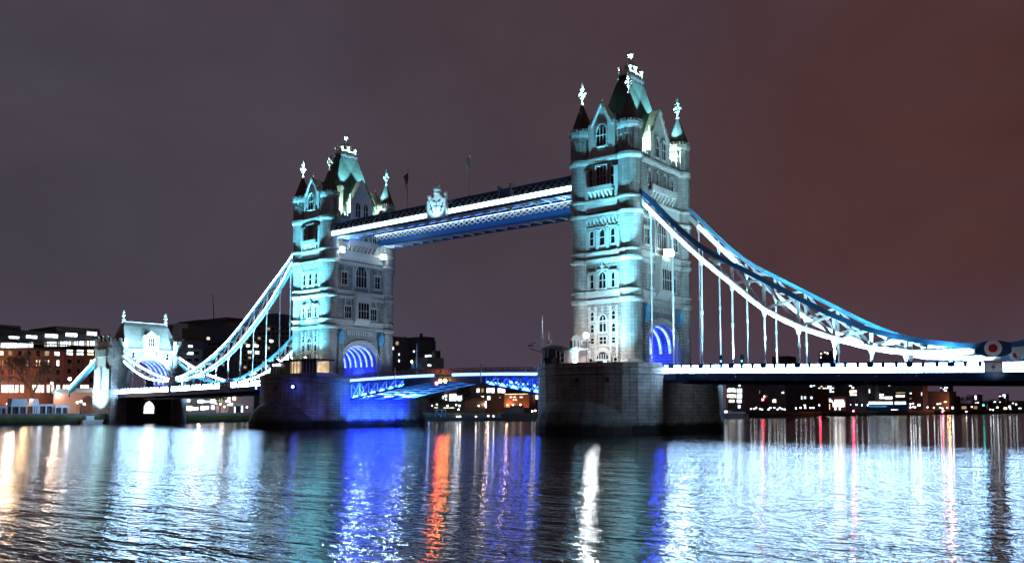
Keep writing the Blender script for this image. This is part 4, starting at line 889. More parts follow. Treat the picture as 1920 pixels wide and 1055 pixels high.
# ------------------------------------------------------------------ gatehouse on the left bank
def build_gatehouse():
    t = thing('gatehouse', 'stone gatehouse with bright steep roof and battlements, at the left end of the bridge', 'gatehouse', (-136.8, 0, 0))
    x0, x1 = -142.2, -131.3
    m = MB()                                         # abutment pier with the small lit passage
    m.box(x0+.6, x1-.5, -7.4, 12.3, -1, 9.3); part('abutment_wall', m, DCONC, t)
    m = MB(); m.prism([(-1.6,2.9),(1.6,2.9),(1.6,5.0),(.9,6.1),(0,6.6),(-.9,6.1),(-1.6,5.0)], x1-.52, x1-.40, 'x'); part('passage_glow', m, SHOPW, t)
    for s, nm in ((-1, 'pillar'), (1, 'pillar')):
        ya, yb = s*7.4, s*12.5
        m = MB(); m.box(x0, x1, ya, yb, -1, 9.6); m.box(x0-.15, x1+.15, s*7.3, s*12.65, 9.6, 10.2); m.box(x0+.2, x1-.2, ya, s*12.3, 10.2, 22.2)
        m.box(x0-.1, x1+.1, s*7.2, s*12.6, 22.2, 22.7); m.box(x0+.1, x1-.1, s*7.4, s*12.4, 22.7, 24.6)
        for k in range(5):
            m.box(x0+.1+k*2.35, x0+1.4+k*2.35, s*12.4, s*11.9, 24.6, 25.6)
        for k in range(3):
            m.box(x1-.6, x1-.1, s*(7.5+k*1.8), s*(8.6+k*1.8), 24.6, 25.6); m.box(x0+.1, x0+.6, s*(7.5+k*1.8), s*(8.6+k*1.8), 24.6, 25.6)
        p = part(nm, m, STONE, t)
        m = MB(); y = s*12.3; xc = (x0+x1)/2         # panelled river face
        m.box(xc-2.4, xc+2.4, y, y+s*.45, 17.2, 20.6); m.box(xc-3.0, xc+3.0, y, y+s*.8, 20.6, 22.2)
        for k in range(7): m.box(xc-2.9+k*.88, xc-2.5+k*.88, y, y+s*1.0, 20.0, 22.0)
        m.box(xc-4.6, xc-.7, y, y+s*.4, 10.2, 16.2); m.box(xc+.7, xc+4.6, y, y+s*.4, 10.2, 16.2)
        for d in (-1, 1): m.prism([(xc+d*.7, 16.2), (xc+d*3.4, 16.2), (xc+d*2.4, 17.2), (xc+d*.7, 17.2)], y, y+s*.5, 'y')
        part('panelling', m, DRESS, p)
        for k in range(3): m = MB(); m.lathe(xc-3+k*3, s*12.2, [(.3,24.6),(.35,25.2),(.2,25.8),(.45,26.2),(.4,26.6),(.05,26.9)], 8); part('finial', m, DRESS, p)
    # arch wall over the road
    arch = archpoly(6.6, 12.0, 7.6, 18)
    m = MB(); m.prism([(-7.5,9.2),(-6.6,9.2)]+arch+[(6.6,9.2),(7.5,9.2),(7.5,22.4),(-7.5,22.4)], x0+.9, x1-.6, 'x'); part('arch_wall', m, STONE, t)
    m = MB()
    for xx in (x1-.6,):
        for o0, o1, d in ((0,.5,.2),(.5,1.1,.4)):
            ins = archpoly(6.6+o0, 12.0, 7.6+o0, 18); ous = archpoly(6.6+o1, 12.0, 7.6+o1, 18); n = len(ins)
            vs = [(x, p[0], p[1]) for x in (xx-.1, xx+d) for p in ins]+[(x, p[0], p[1]) for x in (xx-.1, xx+d) for p in ous]; fs = []
            for i in range(n-1): fs += [(n+i, n+i+1, 3*n+i+1, 3*n+i), (i, i+1, n+i+1, n+i), (2*n+i, 3*n+i, 3*n+i+1, 2*n+i+1)]
            m.add(vs, fs)
    part('arch_moulding', m, DRESS, t)
    for xx in (-140.5, -138, -135.5, -133):
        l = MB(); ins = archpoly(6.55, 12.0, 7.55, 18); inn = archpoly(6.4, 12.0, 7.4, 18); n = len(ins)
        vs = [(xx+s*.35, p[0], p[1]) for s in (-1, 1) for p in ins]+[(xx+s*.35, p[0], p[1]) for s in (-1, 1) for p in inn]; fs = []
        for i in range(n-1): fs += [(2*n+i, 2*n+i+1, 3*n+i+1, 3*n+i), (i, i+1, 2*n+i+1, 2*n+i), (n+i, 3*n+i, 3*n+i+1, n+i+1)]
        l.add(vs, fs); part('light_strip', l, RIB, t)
    # steep roof, ridge across the road
    m = MB()
    lo = [(-142.0,-8.6),(-131.6,-8.6),(-131.6,8.9),(-142.0,8.9)]
    rp = [(5.1,9.3,22.3),(4.5,8.9,23.6),(3.2,8.2,26.2),(1.4,7.4,29.8),(.5,7.0,31.0)]
    m.loft([[(-136.8-a,.6-b,z),(-136.8+a,.6-b,z),(-136.8+a,.6+b,z),(-136.8-a,.6+b,z)] for a, b, z in rp]); rf = part('roof', m, PALE, t)
    m = MB(); m.box(-137.2, -136.4, -6.3, 7.5, 30.9, 31.4); part('ridge', m, DRESS, rf)
    for y in (-6.3, 7.6):
        m = MB(); m.lathe(-136.8, y, [(.6,30.6),(.6,32.0),(.35,32.1),(.3,32.5),(.62,32.9),(.55,33.3),(.25,33.5),(.42,33.9),(.42,34.3),(.08,34.9)], 8); part('finial', m, DRESS, rf)
    m = MB(); m.prism([(-2.2,22.3),(2.2,22.3),(2.2,26.5),(0,28.6),(-2.2,26.5)], -131.4, -134.6, 'x')
    for y in (-2.3, 2.3): m.box(-131.2, -131.9, y-.3, y+.3, 20.9, 27.0)
    d = part('dormer', m, STONE, rf)
    window(t, (-131.4, 0, 23.6), PI/2, 2.0, 2.4, 3, False, .25, .3)
    m = MB(); m.box(-131.5, -131.1, -7.4, 7.4, 22.0, 22.5); part('string_course', m, DRESS, t)
    for y in (-5.6, 5.6): window(t, (-131.9, y, 19.6), PI/2, .9, 1.9, 1, False, .2, .3)
    return t
build_gatehouse()
t = thing('approach_viaduct', 'brick approach viaduct with a lit arch, left of the gatehouse', 'viaduct', (-150, 0, 2.6))
m = MB(); n = 14; ap = [(-151.4+5.2*math.cos(PI-PI*i/n), 4.2+4.3*math.sin(PI-PI*i/n)) for i in range(n+1)]
m.prism([(-175,2.6),(-156.6,2.6)]+ap+[(-146.2,2.6),(-142.3,2.6),(-142.3,9.4),(-175,9.4)], -9.6, 9.6, 'y'); part('wall', m, PINKW, t)
m = MB(); m.box(-175, -142.3, -10.2, 10.2, 9.42, 9.9); m.box(-175, -142.3, -10.1, -9.8, 9.9, 10.9); part('parapet', m, LBLUEP, t)
m = MB(); m.box(-155, -148, 6, 6.3, 2.65, 5.0); part('lit_screen', m, SHOPW, t)
t = thing('land_tie', 'pale blue sloping tie beam running down left from the gatehouse', 'tie beam', (-152, -9.1, 10))
m = MB(); m.beam((-142.2, -10.5, 20.0), (-161.5, -10.5, 10.2), .9, 1.5); part('beam', m, LBLUEP, t)
m = MB(); m.beam((-142.2, -11.05, 20.7), (-161.5, -11.05, 10.9), .12, .5); part('light_strip', m, LEDC, t)
m = MB(); m.beam((-142.2, -11.05, 19.7), (-161.5, -11.05, 9.9), .12, .5); part('light_strip', m, LEDCY, t)

# river walls
for y0, y1, lab in ((-600, -12.6, 'mossy green river wall under the kiosks, left of the gatehouse'), (12.6, 42, 'mossy river wall right of the gatehouse, under the lit quay')):
    t = thing('river_wall', lab, 'wall', (-134.2, (y0+y1)/2, 0), 'river walls of the left bank')
    m = MB(); m.prism([(-134.39,-1),(-133.2,-1),(-133.6,2.75),(-134.39,2.75)], y0, y1, 'y')
    m.v = [(v[0], v[1], v[2]) for v in m.v]; part('wall', m, MOSS, t)
    m = MB(); m.box(-134.6, -133.45, y0, y1, 2.76, 3.0); part('coping', m, PALE, t)
w2 = MB()
pts = BANK[1:11]
for (a, b), (c, d) in zip(pts, pts[1:]):
    q = Vector((c-a, d-b)); nrm = Vector((q.y, -q.x)).normalized()*.4
    w2.add([(a,b,-1),(c,d,-1),(c+nrm.x,d+nrm.y,-1),(a+nrm.x,b+nrm.y,-1),(a,b,2.9),(c,d,2.9),(c+nrm.x,d+nrm.y,2.9),(a+nrm.x,b+nrm.y,2.9)], [(0,3,2,1),(4,5,6,7),(0,1,5,4),(1,2,6,5),(2,3,7,6),(3,0,4,7)])
solo('river_wall', w2, MOSS, 'long dark river wall along the far bank behind the bridge', 'wall', 'river walls of the left bank')

# ------------------------------------------------------------------ cabins and fittings on the piers
def cabin_near():
    c = Vector((35.6, -17.6, 11.5))
    t = thing('control_cabin', 'dark octagonal control cabin with a mast, at the left edge of the nearer pier', 'cabin', c, 'control cabins on the piers')
    m = MB(); m.lathe(c.x, c.y, [(2.0,11.46),(2.0,12.9),(2.15,13.0),(2.15,13.15)], 8); part('wall', m, DCONC, t)
    m = MB(); m.lathe(c.x, c.y, [(1.8,13.15),(1.8,14.6)], 8); part('glazing', m, GLASS, t)
    m = MB()
    for k in range(8): a = 2*PI*k/8; m.tube((c.x+1.95*math.cos(a), c.y+1.95*math.sin(a), 13.1), (c.x+1.95*math.cos(a), c.y+1.95*math.sin(a), 14.7), .09, .09, 6)
    part('mullion', m, GREYP, t)
    m = MB(); m.lathe(c.x, c.y, [(2.5,14.6),(2.55,14.8),(1.2,15.3),(.1,15.5)], 8); part('roof', m, DARK, t)
    m = MB(); m.tube((c.x-2.1, c.y-.6, 11.5), (c.x-2.15, c.y-.6, 20.8), .13, .07, 8); m.beam((c.x-2.5, c.y-.6, 17.0), (c.x-1.8, c.y-.6, 17.0), .08, .08); m.tube((c.x-.9, c.y-.4, 15.2), (c.x-.9, c.y-.4, 17.9), .07, .05, 6); m.beam((c.x-1.2, c.y-.4, 16.0), (c.x-.5, c.y-.4, 16.0), .3, .5); part('mast', m, WHITEP, t)
    m = MB(); m.beam((c.x-2.1, c.y-.6, 14.2), (c.x-4.6, c.y-1.2, 15.0), .15, .15); m.beam((c.x-3.9, c.y-1.0, 15.5), (c.x-4.9, c.y-1.2, 15.5), .35, .3); m.beam((c.x-3.2, c.y-1, 15.9), (c.x-4.6, c.y-1.2, 16.0), .1, .1); part('lamp_bracket', m, GREYP, t)
    t = thing('pier_house', 'small pink rendered house with a glass dome, beside the dark control cabin', 'house', (39.4, -17.2, 11.5))
    m = MB(); m.box(37.6, 41.4, -18.9, -15.8, 11.46, 14.3); part('wall', m, PINKW, t)
    m = MB(); m.box(37.3, 41.7, -19.2, -15.5, 14.3, 14.65); part('roof', m, PALE, t)
    m = MB(); m.lathe(40.2, -17.4, [(.95,14.65),(.95,15.9),(.85,16.4),(.6,16.8),(.1,17.0)], 10); d = part('dome', m, glow('dome_glow', (.8, .95, 1.0), .5), t)
    m = MB()
    for k in range(10): a = 2*PI*k/10; m.tube((40.2+.98*math.cos(a), -17.4+.98*math.sin(a), 14.7), (40.2+.98*math.cos(a), -17.4+.98*math.sin(a), 16.0), .12, .12, 6)
    part('glazing_bar', m, DARK, d)
    for x in (38.3, 40.9): window(t, (x, -18.9, 12.3), 0, .7, 1.6, 1, False, .1, .1)
cabin_near()
def cabin_far():
    t = thing('control_cabin', 'warm lit glazed control cabin with flat roof, on the farther pier', 'cabin', (-31.2, -18.2, 11.5), 'control cabins on the piers')
    x0, x1, y0, y1 = -37.6, -28.2, -18.6, -14.6
    m = MB(); m.box(x0, x1, y0, y1, 11.46, 12.3); part('wall', m, PALE, t)
    m = MB(); m.box(x0+.3, x1-.3, y1-.5, y1-.3, 12.3, 14.9); m.box(x0+.35, -34.0, y0+.2, y0+.3, 12.3, 14.9); part('lit_interior', m, CABW, t)
    m = MB(); m.box(-33.9, x1-.2, y0+.18, y0+.24, 12.3, 14.9); part('glazing', m, GLASS, t)
    m = MB()
    for k in range(9): m.box(x0+k*1.15, x0+.16+k*1.15, y0, y0+.16, 12.3, 14.9)
    part('mullion', m, WHITEP, t)
    m = MB(); m.box(x0-1.6, x1+.9, y0-.8, y1+.3, 14.9, 15.3); part('roof', m, DARK, t)
    m = MB()
    for k in range(12): m.tube((x0+k*.8, y0-.5, 15.3), (x0+k*.8, y0-.5, 16.3), .05, .05, 5)
    m.beam((x0, y0-.5, 16.3), (x1+.4, y0-.5, 16.3), .08, .08); part('railing', m, GREYP, t)
    t = thing('barrier_group', 'dark service kiosk with three small globes, left of the warm control cabin', 'kiosk', (-42.2, -18.0, 11.5))
    m = MB(); m.box(-45.2, -39.8, -18.4, -15.4, 11.46, 14.6); m.box(-45.8, -39.2, -19.0, -15.0, 14.6, 15.1); part('wall', m, DARK, t)
    for k in range(3):
        m = MB(); m.tube((-43.6+k*1.1, -18.7, 11.5), (-43.6+k*1.1, -18.7, 14.2), .1, .08, 6); g = part('globe_post', m, GREYP, t)
        m = MB(); m.sphere((-43.6+k*1.1, -18.7, 14.4), .26, 8); part('globe', m, GLOBEC, g)
cabin_far()
for x, y, lab in ((-48.9, -17.8, 'small blue pier lamp near the left edge of the farther pier'), (-33.4, -21.6, 'round blue pier lamp on the front of the farther pier')):
    t = thing('pier_lamp', lab, 'lamp', (x, y, 9.2), 'blue lamps on the farther pier')
    d = Vector((x+41.15, y+11, 0)).normalized()
    # fixed on the curved wall
    a = math.atan2((y+11)/10.5, (x+41.15)/12.0); px, py = -41.15+12*math.cos(a), -11+10.5*math.sin(a); t.location = (px, py, 9.2); ORG[t] = Vector((px, py, 9.2))
    m = MB(); m.beam((px, py, 9.2), (px+d.x*.35, py+d.y*.35, 9.2), .55, .6); part('housing', m, DARK, t)
    m = MB(); m.sphere((px+d.x*.42, py+d.y*.42, 9.2), .33, 10); part('lens', m, glow('pier_lamp_blue', (.05, .09, 1.0), 45), t)
    point((px+d.x*1.3, py+d.y*1.3, 9.2), 40, (.1, .15, 1.0), .3)
t = thing('signal_mast', 'tall white signal mast on the far end of the farther pier', 'mast', (-33.2, 17.5, 11.5))
m = MB(); m.tube((-33.2, 17.5, 11.5), (-33.2, 17.5, 20.9), .2, .14, 8); part('pole', m, WHITEP, t)
m = MB(); m.box(-35.2, -31.2, 16.8, 18.4, 14.4, 14.7); m.box(-34.6, -34.0, 17, 17.6, 14.7, 16); m.box(-32.4, -31.8, 17, 17.6, 14.7, 15.7); part('platform', m, LBLUEP, t)
m = MB(); m.sphere((-34.3, 16.8, 16.3), .3, 8); part('lamp', m, GLOBEC, t)

# lamps on the bridge
def lamp_post(name, x, y, z0, h, label, mat, r=.3, group=None, arms=True):
    t = thing(name, label, 'street lamp', (x, y, z0), group)
    m = MB(); m.lathe(x, y, [(.2,z0),(.2,z0+.5),(.09,z0+.7),(.07,z0+h)], 8)
    if arms: m.beam((x-.6, y, z0+h-.9), (x+.6, y, z0+h-.9), .08, .08); m.lathe(x-.6, y, [(.1,z0+h-1.1),(.12,z0+h-.7)], 6); m.lathe(x+.6, y, [(.1,z0+h-1.1),(.12,z0+h-.7)], 6)
    part('post', m, DARK, t)
    m = MB(); m.sphere((x, y, z0+h+r*.8), r, 10); part('globe', m, mat, t); return t
lamp_post('street_lamp', 42.36, -17.6, 11.45, 5.05, 'brilliant white street lamp at the foot of the nearer tower', glow('star_lamp', (.97, .98, 1.0), 520), .42)
point((42.36, -18.3, 16.84), 200, (.9, .96, 1.0), .4)
for px, lab in ((1349, 'green traffic signal on the bridge deck, left one behind the glowing parapet'), (1388, 'green traffic signal on the bridge deck, right one behind the glowing parapet')):
    p = on_y(px, 665, 7.0); z0 = deckz(p.x)-.1
    t = thing('traffic_signal', lab, 'signal', (p.x, 7.0, z0), 'traffic signals on the deck')
    m = MB(); m.tube((p.x, 7, z0), (p.x, 7, z0+4.0), .09, .09, 6); part('post', m, GREYP, t)
    m = MB(); m.box(p.x+.1, p.x+.65, 6.75, 7.1, z0+2.4, z0+3.9); part('signal_head', m, DARK, t)
    m = MB(); m.sphere((p.x+.4, 6.72, z0+2.75), .16, 8); part('lens', m, GREENL, t)
# white car on the deck
p = on_y(1424, 680, -2.5); cx0 = p.x; z0 = deckz(cx0)-.1
t = thing('parked_car', 'white car on the bridge deck, its roof showing over the glowing parapet', 'car', (cx0, -2.5, z0))
m = MB(); m.prism([(-2.2,.35),(2.2,.35),(2.25,.85),(1.5,1.05),(.8,1.62),(-1.0,1.66),(-1.7,1.08),(-2.25,.95)], -3.35, -1.65, 'y'); m.v = [(v[0]+cx0, v[1], v[2]+z0) for v in m.v]; part('body', m, WHITEP, t)
for dx in (-1.35, 1.35):
    for y in (-3.38, -1.62):
        m = MB(); m.tube((cx0+dx, y-.1, z0+.34), (cx0+dx, y+.1, z0+.34), .34, .34, 14); part('wheel', m, DARK, t)
m = MB(); m.prism([(.75,1.08),(.6,1.52),(-.9,1.56),(-1.4,1.1)], -3.37, -1.63, 'y'); m.v = [(v[0]+cx0, v[1], v[2]+z0) for v in m.v]; part('side_window', m, GLASS, t)

# ------------------------------------------------------------------ floodlights
def flood_bank(label, loc, face, n, mat, target, watts, color, angle=100, group='floodlights on the towers', fs=.5):
    t = thing('floodlight', label, 'floodlight', loc, group)
    L = Vector(loc); f = Vector(face).normalized(); s = Vector((-f.y, f.x, 0))
    m = MB(); m.beam(L-s*(n*fs/2)-f*.2, L+s*(n*fs/2)-f*.2, .2, .3); 
    for k in range(n):
        for j in (0, 1):
            c = L+s*((k-(n-1)/2)*fs*1.12)+Vector((0,0,.3+j*fs*1.1)); m.beam(c-f*.3, c, fs, fs)
    part('housing', m, DARK, t)
    for k in range(n):
        for j in (0, 1):
            c = L+s*((k-(n-1)/2)*fs*1.12)+Vector((0,0,.3+j*fs*1.1)); m = MB(); m.beam(c+f*.002, c+f*.06, fs*.94, fs*.94); part('lens', m, mat, t)
    if watts: spot(L+f*.8+Vector((0,0,.5)), target, watts, color, angle, .7, .5)
    return t
flood_bank('bright floodlight bank on the bay window of the nearer tower', (48.9, 0, 32.1), (1,-.5,0), 3, LENS, (75, -9, 20), 14000, CYW, 110, fs=.62)
flood_bank('bright floodlight bank under the left walkway end of the farther tower', (-34.3, -6.6, 41.3), (1,-.35,0), 2, LENS, (-20, -8, 30), 5000, CYW, 120, fs=.55)
flood_bank('bright floodlight bank under the right walkway end of the farther tower', (-34.3, 6.6, 41.3), (1,-.35,0), 2, LENS, (-20, 8, 30), 5000, CYW, 120, fs=.55)
k = 0
PLACE = {-1: 'left', 0: 'middle', 1: 'right'}
for tx, tn in ((41.15, 'nearer'), (-41.15, 'farther')):
    for dx in (-1, 0, 1):
        x = tx+dx*5.0; y = (-19.6 if dx == 0 else -17.8) if tx > 0 else -15.7
        z0 = 11.45 if tx > 0 else (15.11 if dx < 0 else 15.31)
        t = thing('floodlight', '%s ground floodlight of the row washing the river face of the %s tower' % (PLACE[dx], tn), 'floodlight', (x, y, z0), 'ground floodlights on the piers')
        m = MB(); m.box(x-.3, x+.3, y-.25, y+.25, z0, z0+.3); m.beam((x, y-.2, z0+.35), (x, y+.1, z0+.6), .6, .35); part('housing', m, DARK, t)
        m = MB(); m.beam((x, y+.13, z0+.625), (x, y+.16, z0+.65), .5, .3); part('lens', m, LENS, t)
        w = 1.0 if tx > 0 else .62
        spot((x, y+.35, z0+.9), (tx+dx*4.2, -10.3, 26), 15500*w*(1 if dx else .45), CY, 92, .9, .3)
        spot((x, y+.35, z0+.9), (tx+dx*4.2, -10.3, 41), (230000 if dx < 1 else 150000)*w, CY, 44, .9, .3)
        spot((x, y+.35, z0+.9), (tx+dx*4.2, -10.3, 46.5), 150000*w, CY, 24, .9, .3)
    # road faces, added cool fill spots without fittings
    spot((tx+15.5, -8.6, 12.4), (tx+6, -2, 28), (900 if tx > 0 else 3800), COOL, 95, .9, .4)
    spot((tx+15.5, 8.6, 12.4), (tx+6, 3, 28), (900 if tx > 0 else 3800), COOL, 95, .9, .4)
    spot((tx+12, -7, 42.0), (tx+6, 0, 47), 700, COOL, 120, .9, .4)
    # lamps behind the battlements, at the foot of the roof
    for sx, sy in ((1,-1),(1,1),(-1,-1),(-1,1)):
        point((tx+sx*4.9, sy*6.3, 51.2), 5200, GRN if sx > 0 else CYW, .25)
        spot((tx, sy*11.2, 58.6), (tx+sx*5.08, sy*9.07, 62.6), 16000, CYW, 30, .5, .1)  # this and the spots below: added in free air for finials and crown
        if sy > 0 or sx < 0: spot((tx+sx*6.0, sy*5.0, 55.5), (tx+sx*5.08, sy*9.07, 61.0), 24000, CY, 60, .6, .1)
        spot((tx+sx*6.0, sy*5.0, 55.5), (tx, 0, 70.3), 60000, CYW, 34, .5, .1)
    # blue and white light in the road arch
    point((tx, -3.4, 13.2), 1800, BLUE, .3); point((tx, 3.4, 13.2), 1800, BLUE, .3); point((tx+4.6, 0, 15.5), 900, BLUE, .3)
    spot((tx+2.5, 8.0, 11.9), (tx+7, 8, 17), 300, BLUE, 120, .8, .3)
# blue light under the leaf of the farther pier
for y in (-6.5, 0, 6.5):
    spot((-28.0, y, 1.2), (-31.8, y, 6.5), 15000, BLUE, 140, .7, .4)
    spot((-27.4, y, 3.0), (-14, y*.9, 9.5), 16000, (.06, .25, 1.0), 80, .8, .3)
    spot((-26.6, y, 5.2), (-20, y*.9, 8.6), 22000, CYW, 80, .8, .2)
spot((-24.0, -9.3, 9.0), (-31, -8.4, 8), 700, (.1, .5, 1.0), 120, .8, .3)
spot((26.2, -5, 3.5), (18, -4, 10), 14000, (.08, .30, 1.0), 110, .8, .3)
spot((26.2, 4, 3.5), (18, 4, 10), 12000, (.08, .30, 1.0), 110, .8, .3)
spot((-24.5, -16, 1.2), (-33.5, -19, 5.5), 1300, (.10, .14, 1.0), 70, .9, .3)
spot((62, -2, 7.6), (53, 0, 5.5), 500, (.6, .75, 1.0), 120, .8, .3)  # added fill on the nearer pier, in place of bounced deck light
# arms panel of the walkway and gatehouse
spot((0, -13.6, 43.8), (0, -10.3, 47.5), 2200, CYW, 90, .8, .2)  # spot added in free air to brighten the arms
for y in (-6, 6): spot((34.6, y-1, 43.4), (29, y, 44.6), 3000, CYW, 130, .8, .2); spot((-36.9, y-1, 43.2), (-30, y, 44.5), 4500, CYW, 130, .8, .2)
spot((-119, -8.2, 13.5), (-134.5, -2, 27), 70000, CYW, 60, .8, .3); spot((-119, 8.2, 13.5), (-134.5, 3, 27), 70000, CYW, 60, .8, .3); spot((-125, -8, 22.5), (-134.0, -3, 29), 16000, CYW, 90, .9, .3); spot((-125, 8, 22.5), (-134.0, 4, 29), 16000, CYW, 90, .9, .3); spot((103.1, -13.0, 8.4), (103, -9.8, 11.2), 170, (.8, .9, 1.0), 100, .8, .2)  # last spot is added to brighten the roundel pedestal
spot((-136.5, -17.5, 3.2), (-137, -12.4, 12), 26000, CYW, 100, .9, .3); spot((-139.5, -17.5, 3.2), (-140, -12.4, 15), 20000, CYW, 100, .9, .3)
point((-137, 0, 12), 900, (.5, .6, 1.0), .3)

for sx in (1, -1):                               # added spots without fittings, brightening trusses and hangers
    for x in (56.5, 62, 68, 74, 82, 90, 98):
        for y in (-10.4, 7.9):
            h = lerp(UP, x)-11; spot((sx*x, y, deckz(x)+1.5), (sx*(x+1.5), y+1.3, lerp(UP, x)), 4000+(45 if y < 0 else 45)*h*h, CYW, 58, .8, .2)

for sx in (1, -1):                               # more bodiless spots added along the parapet for trusses and hangers
    for x in (58, 66, 74, 82, 90, 98):
        for y in (-10.2, 8.0): spot((sx*x, y, deckz(x)+1.5), (sx*(x-1.5), y+1.1, lerp(LO, x)+1), 13000 if y < 0 else 9000, CYW, 100, .9, .2)
# ------------------------------------------------------------------ buildings of the left bank and the far shore
def rect_part(parent, ax, pos, r, mat, name='window', d=.14):
    f = on_x if ax == 'x' else on_y
    a = f(r[0], r[3], pos); b = f(r[2], r[1], pos); m = MB()
    if ax == 'x': m.box(pos, pos+d, a.y, b.y, a.z, b.z)
    else: m.box(a.x, b.x, pos-d, pos, a.z, b.z)
    return part(name, m, mat, parent)
def face_box(m, ax, pos, depth, px0, px1, y, z0):
    f = on_x if ax == 'x' else on_y
    a = f(px0, y, pos); b = f(px1, y, pos); z = (a.z+b.z)/2
    if ax == 'x': m.box(pos-depth, pos, a.y, b.y, z0, z)
    else: m.box(a.x, b.x, pos, pos+depth, z0, z)
    return a, b, z
def block(name, label, cat, ax, pos, depth, px0, px1, y, mat, wins=(), z0=2.55, group=None, tops=()):
    f = on_x if ax == 'x' else on_y
    c = f((px0+px1)/2, 770, pos); loc = (pos, c.y, z0) if ax == 'x' else (c.x, pos, z0)
    t = thing(name, label, cat, loc, group)
    m = MB(); face_box(m, ax, pos, depth, px0, px1, y, z0); part('wall', m, mat, t)
    for (a, b, yy, dd, mt) in tops:
        m = MB(); p = f((a+b)/2, y, pos); face_box(m, ax, pos-dd if ax == 'x' else pos+dd, depth*.7, a, b, yy, p.z-.3); part('roof', m, mt, t)
    for w in wins: rect_part(t, ax, pos, w[:4], w[4])
    return t
def scatter(px0, px1, y0, y1, cols, rows, prob, mats, seed, fill=.6):
    rn = random.Random(seed); r = []
    for i in range(cols):
        for j in range(rows):
            if rn.random() < prob:
                w = (px1-px0)/cols; h = (y1-y0)/rows; a = px0+w*(i+.5-fill/2); b = y0+h*(j+.5-fill/2)
                r.append((a, b, a+w*fill, b+h*fill*.8, rn.choice(mats)))
    return r
C, W, D, G = COLDW, WARMW, DIMW, GLASS
# red brick warehouse on the left
wins = []
for a, b, l in ((125,136,C),(144,156,C),(164,175,W)): wins.append((a,656,b,665,l))
for a, b, l in ((126,135,G),(145,154,G),(165,174,W)): wins.append((a,674,b,681,l))
for a, b in ((126,135),(145,154),(165,174)): wins += [(a,691,b,699,G),(a,708,b,716,G)]
for a, b, u, v in ((68,75,G,W),(84,92,D,W),(102,111,C,C),(50,57,G,D),(33,40,G,G),(16,23,D,G),(0,6,W,D)):
    wins += [(a,658,b,666,u),(a,675,b,685,v),(a,694,b,702,G),(a,710,b,716,G)]
for i in range(14): a = 1+i*4.4; wins.append((a,643-.02*a,a+3.6,652-.02*a,C))
for i in range(19):
    a = 83+i*5.05
    wins.append((a,642.5-.02*a,a+(3.7 if i % 4 else 2.6),651-.02*a, C if i % 5 else D))
for a, b in ((3,10),(11,15),(17,25),(28,34),(38,44),(58,63),(65,70),(71,75),(77,82),(88,93),(97,101),(106,112),(118,122),(123,128),(130,137),(151,156),(158,166)): wins.append((a,721.5,b,735,SHOPW))
t = block('brick_warehouse', 'long red brick warehouse with lit top floor and dark mansard roof, far left', 'building', 'x', -185, 40, -60, 205, 652, BRICK, wins)
m = MB(); a = on_x(-60, 640, -185).y; b = on_x(205, 640, -185).y
m.box(-224, -185.6, a, b, 26.3, 28.0); m.prism([(-186.0,28.0),(-222,28.0),(-218,31.0),(-190,31.0)], a, b, 'y'); m.box(-214, -192, on_x(122, 640, -185).y, b, 31.0, 33.4); m.box(-214, -192, a, on_x(55, 640, -185).y, 31, 32.6); rf = part('roof', m, DCONC, t)
m = MB(); m.box(-185.3, -184.4, a, b, 23.9, 24.3); m.box(-185.3, -184.5, a, b, 26.1, 26.5); m.box(-185.2, -184.6, a, b, 13.3, 13.6); part('string_course', m, DCONC, t)
for i in range(16):
    y = a+(b-a)*(i+.5)/16; m = MB(); m.box(-185.1, -184.7, y-.28, y+.28, 13.6, 22.0); part('pilaster', m, BRICK, t)
for p0, p1, y0, y1 in ((16,36,631,635),(49,69,629,633.5),(84,108,627,632),(123,144,625,630),(163,181,622.5,628)):
    rect_part(t, 'x', -185.9, (p0,y0,p1,y1), C, 'dormer_window', .3)
for x, y, e in ((-172,-24,2600),(-172,-10,2600),(-172,2,2600),(-170,-34,2200)): point((x, y, 9.5), e*2.3, (1.0, .70, .50), .4)
for x, y, e in ((-143,-30,500),(-143,-20,500),(-147,0,900),(-140,22,900),(-142,32,700)): point((x, y, 7.0), e, (1.0, .85, .72), .3)
# riverside hotel
wins = scatter(446, 552, 612, 702, 12, 10, .92, [G,G,G,G,D], 3, .55)
wins += [(461.5,645.5,468,650,C),(476,646,484,650.5,C),(465,657.5,471,662,C),(478,658,486,663,C),(505,637,512,641.5,C)]
t = block('riverside_hotel', 'large brown concrete hotel with rows of small windows, behind the bright left chains', 'building', 'x', -190, 30, 440, 556, 608, CONC, wins, tops=((515,556,589,6,DCONC),))
wins = [(388,632,393,636,W)]+scatter(380, 440, 640, 698, 7, 6, .6, [G,G,D], 5, .5)
t = block('hotel_wing', 'dark hotel wing with humped roof and thin aerial, left of the big brown hotel', 'building', 'x', -197, 25, 372, 446, 610, DCONC, wins, tops=((376,425,601,3,DCONC),(424,462,596,3,DCONC)))
p0 = on_x(399, 552, -205); p1 = on_x(402.5, 602, -205); m = MB(); m.tube((-205, p1.y, p1.z-4), (-205, p0.y, p0.z), .28, .12, 6); part('aerial', m, SPIRE, t)
wins = [(341,646.5,348,651,C),(353,647,361,650.5,C),(350,660,362,664,C)]+[(a,659.5,a+9,664,G) for a in (338,364)]+[(a,672,a+9,677,G) for a in (336,350,364)]
t = block('terraced_block', 'low pale terraced block with a rounded concrete corner, just right of the gatehouse', 'building', 'x', -180, 22, 333, 380, 653, PALE, wins)
m = MB(); face_box(m, 'x', -184, 14, 336, 384, 638, on_x(356, 653, -180).z); part('upper_wall', m, DCONC, t)
m = MB(); face_box(m, 'x', -186, 12, 340, 386, 608, on_x(356, 638, -184).z); part('upper_wall', m, DBRICK, t)
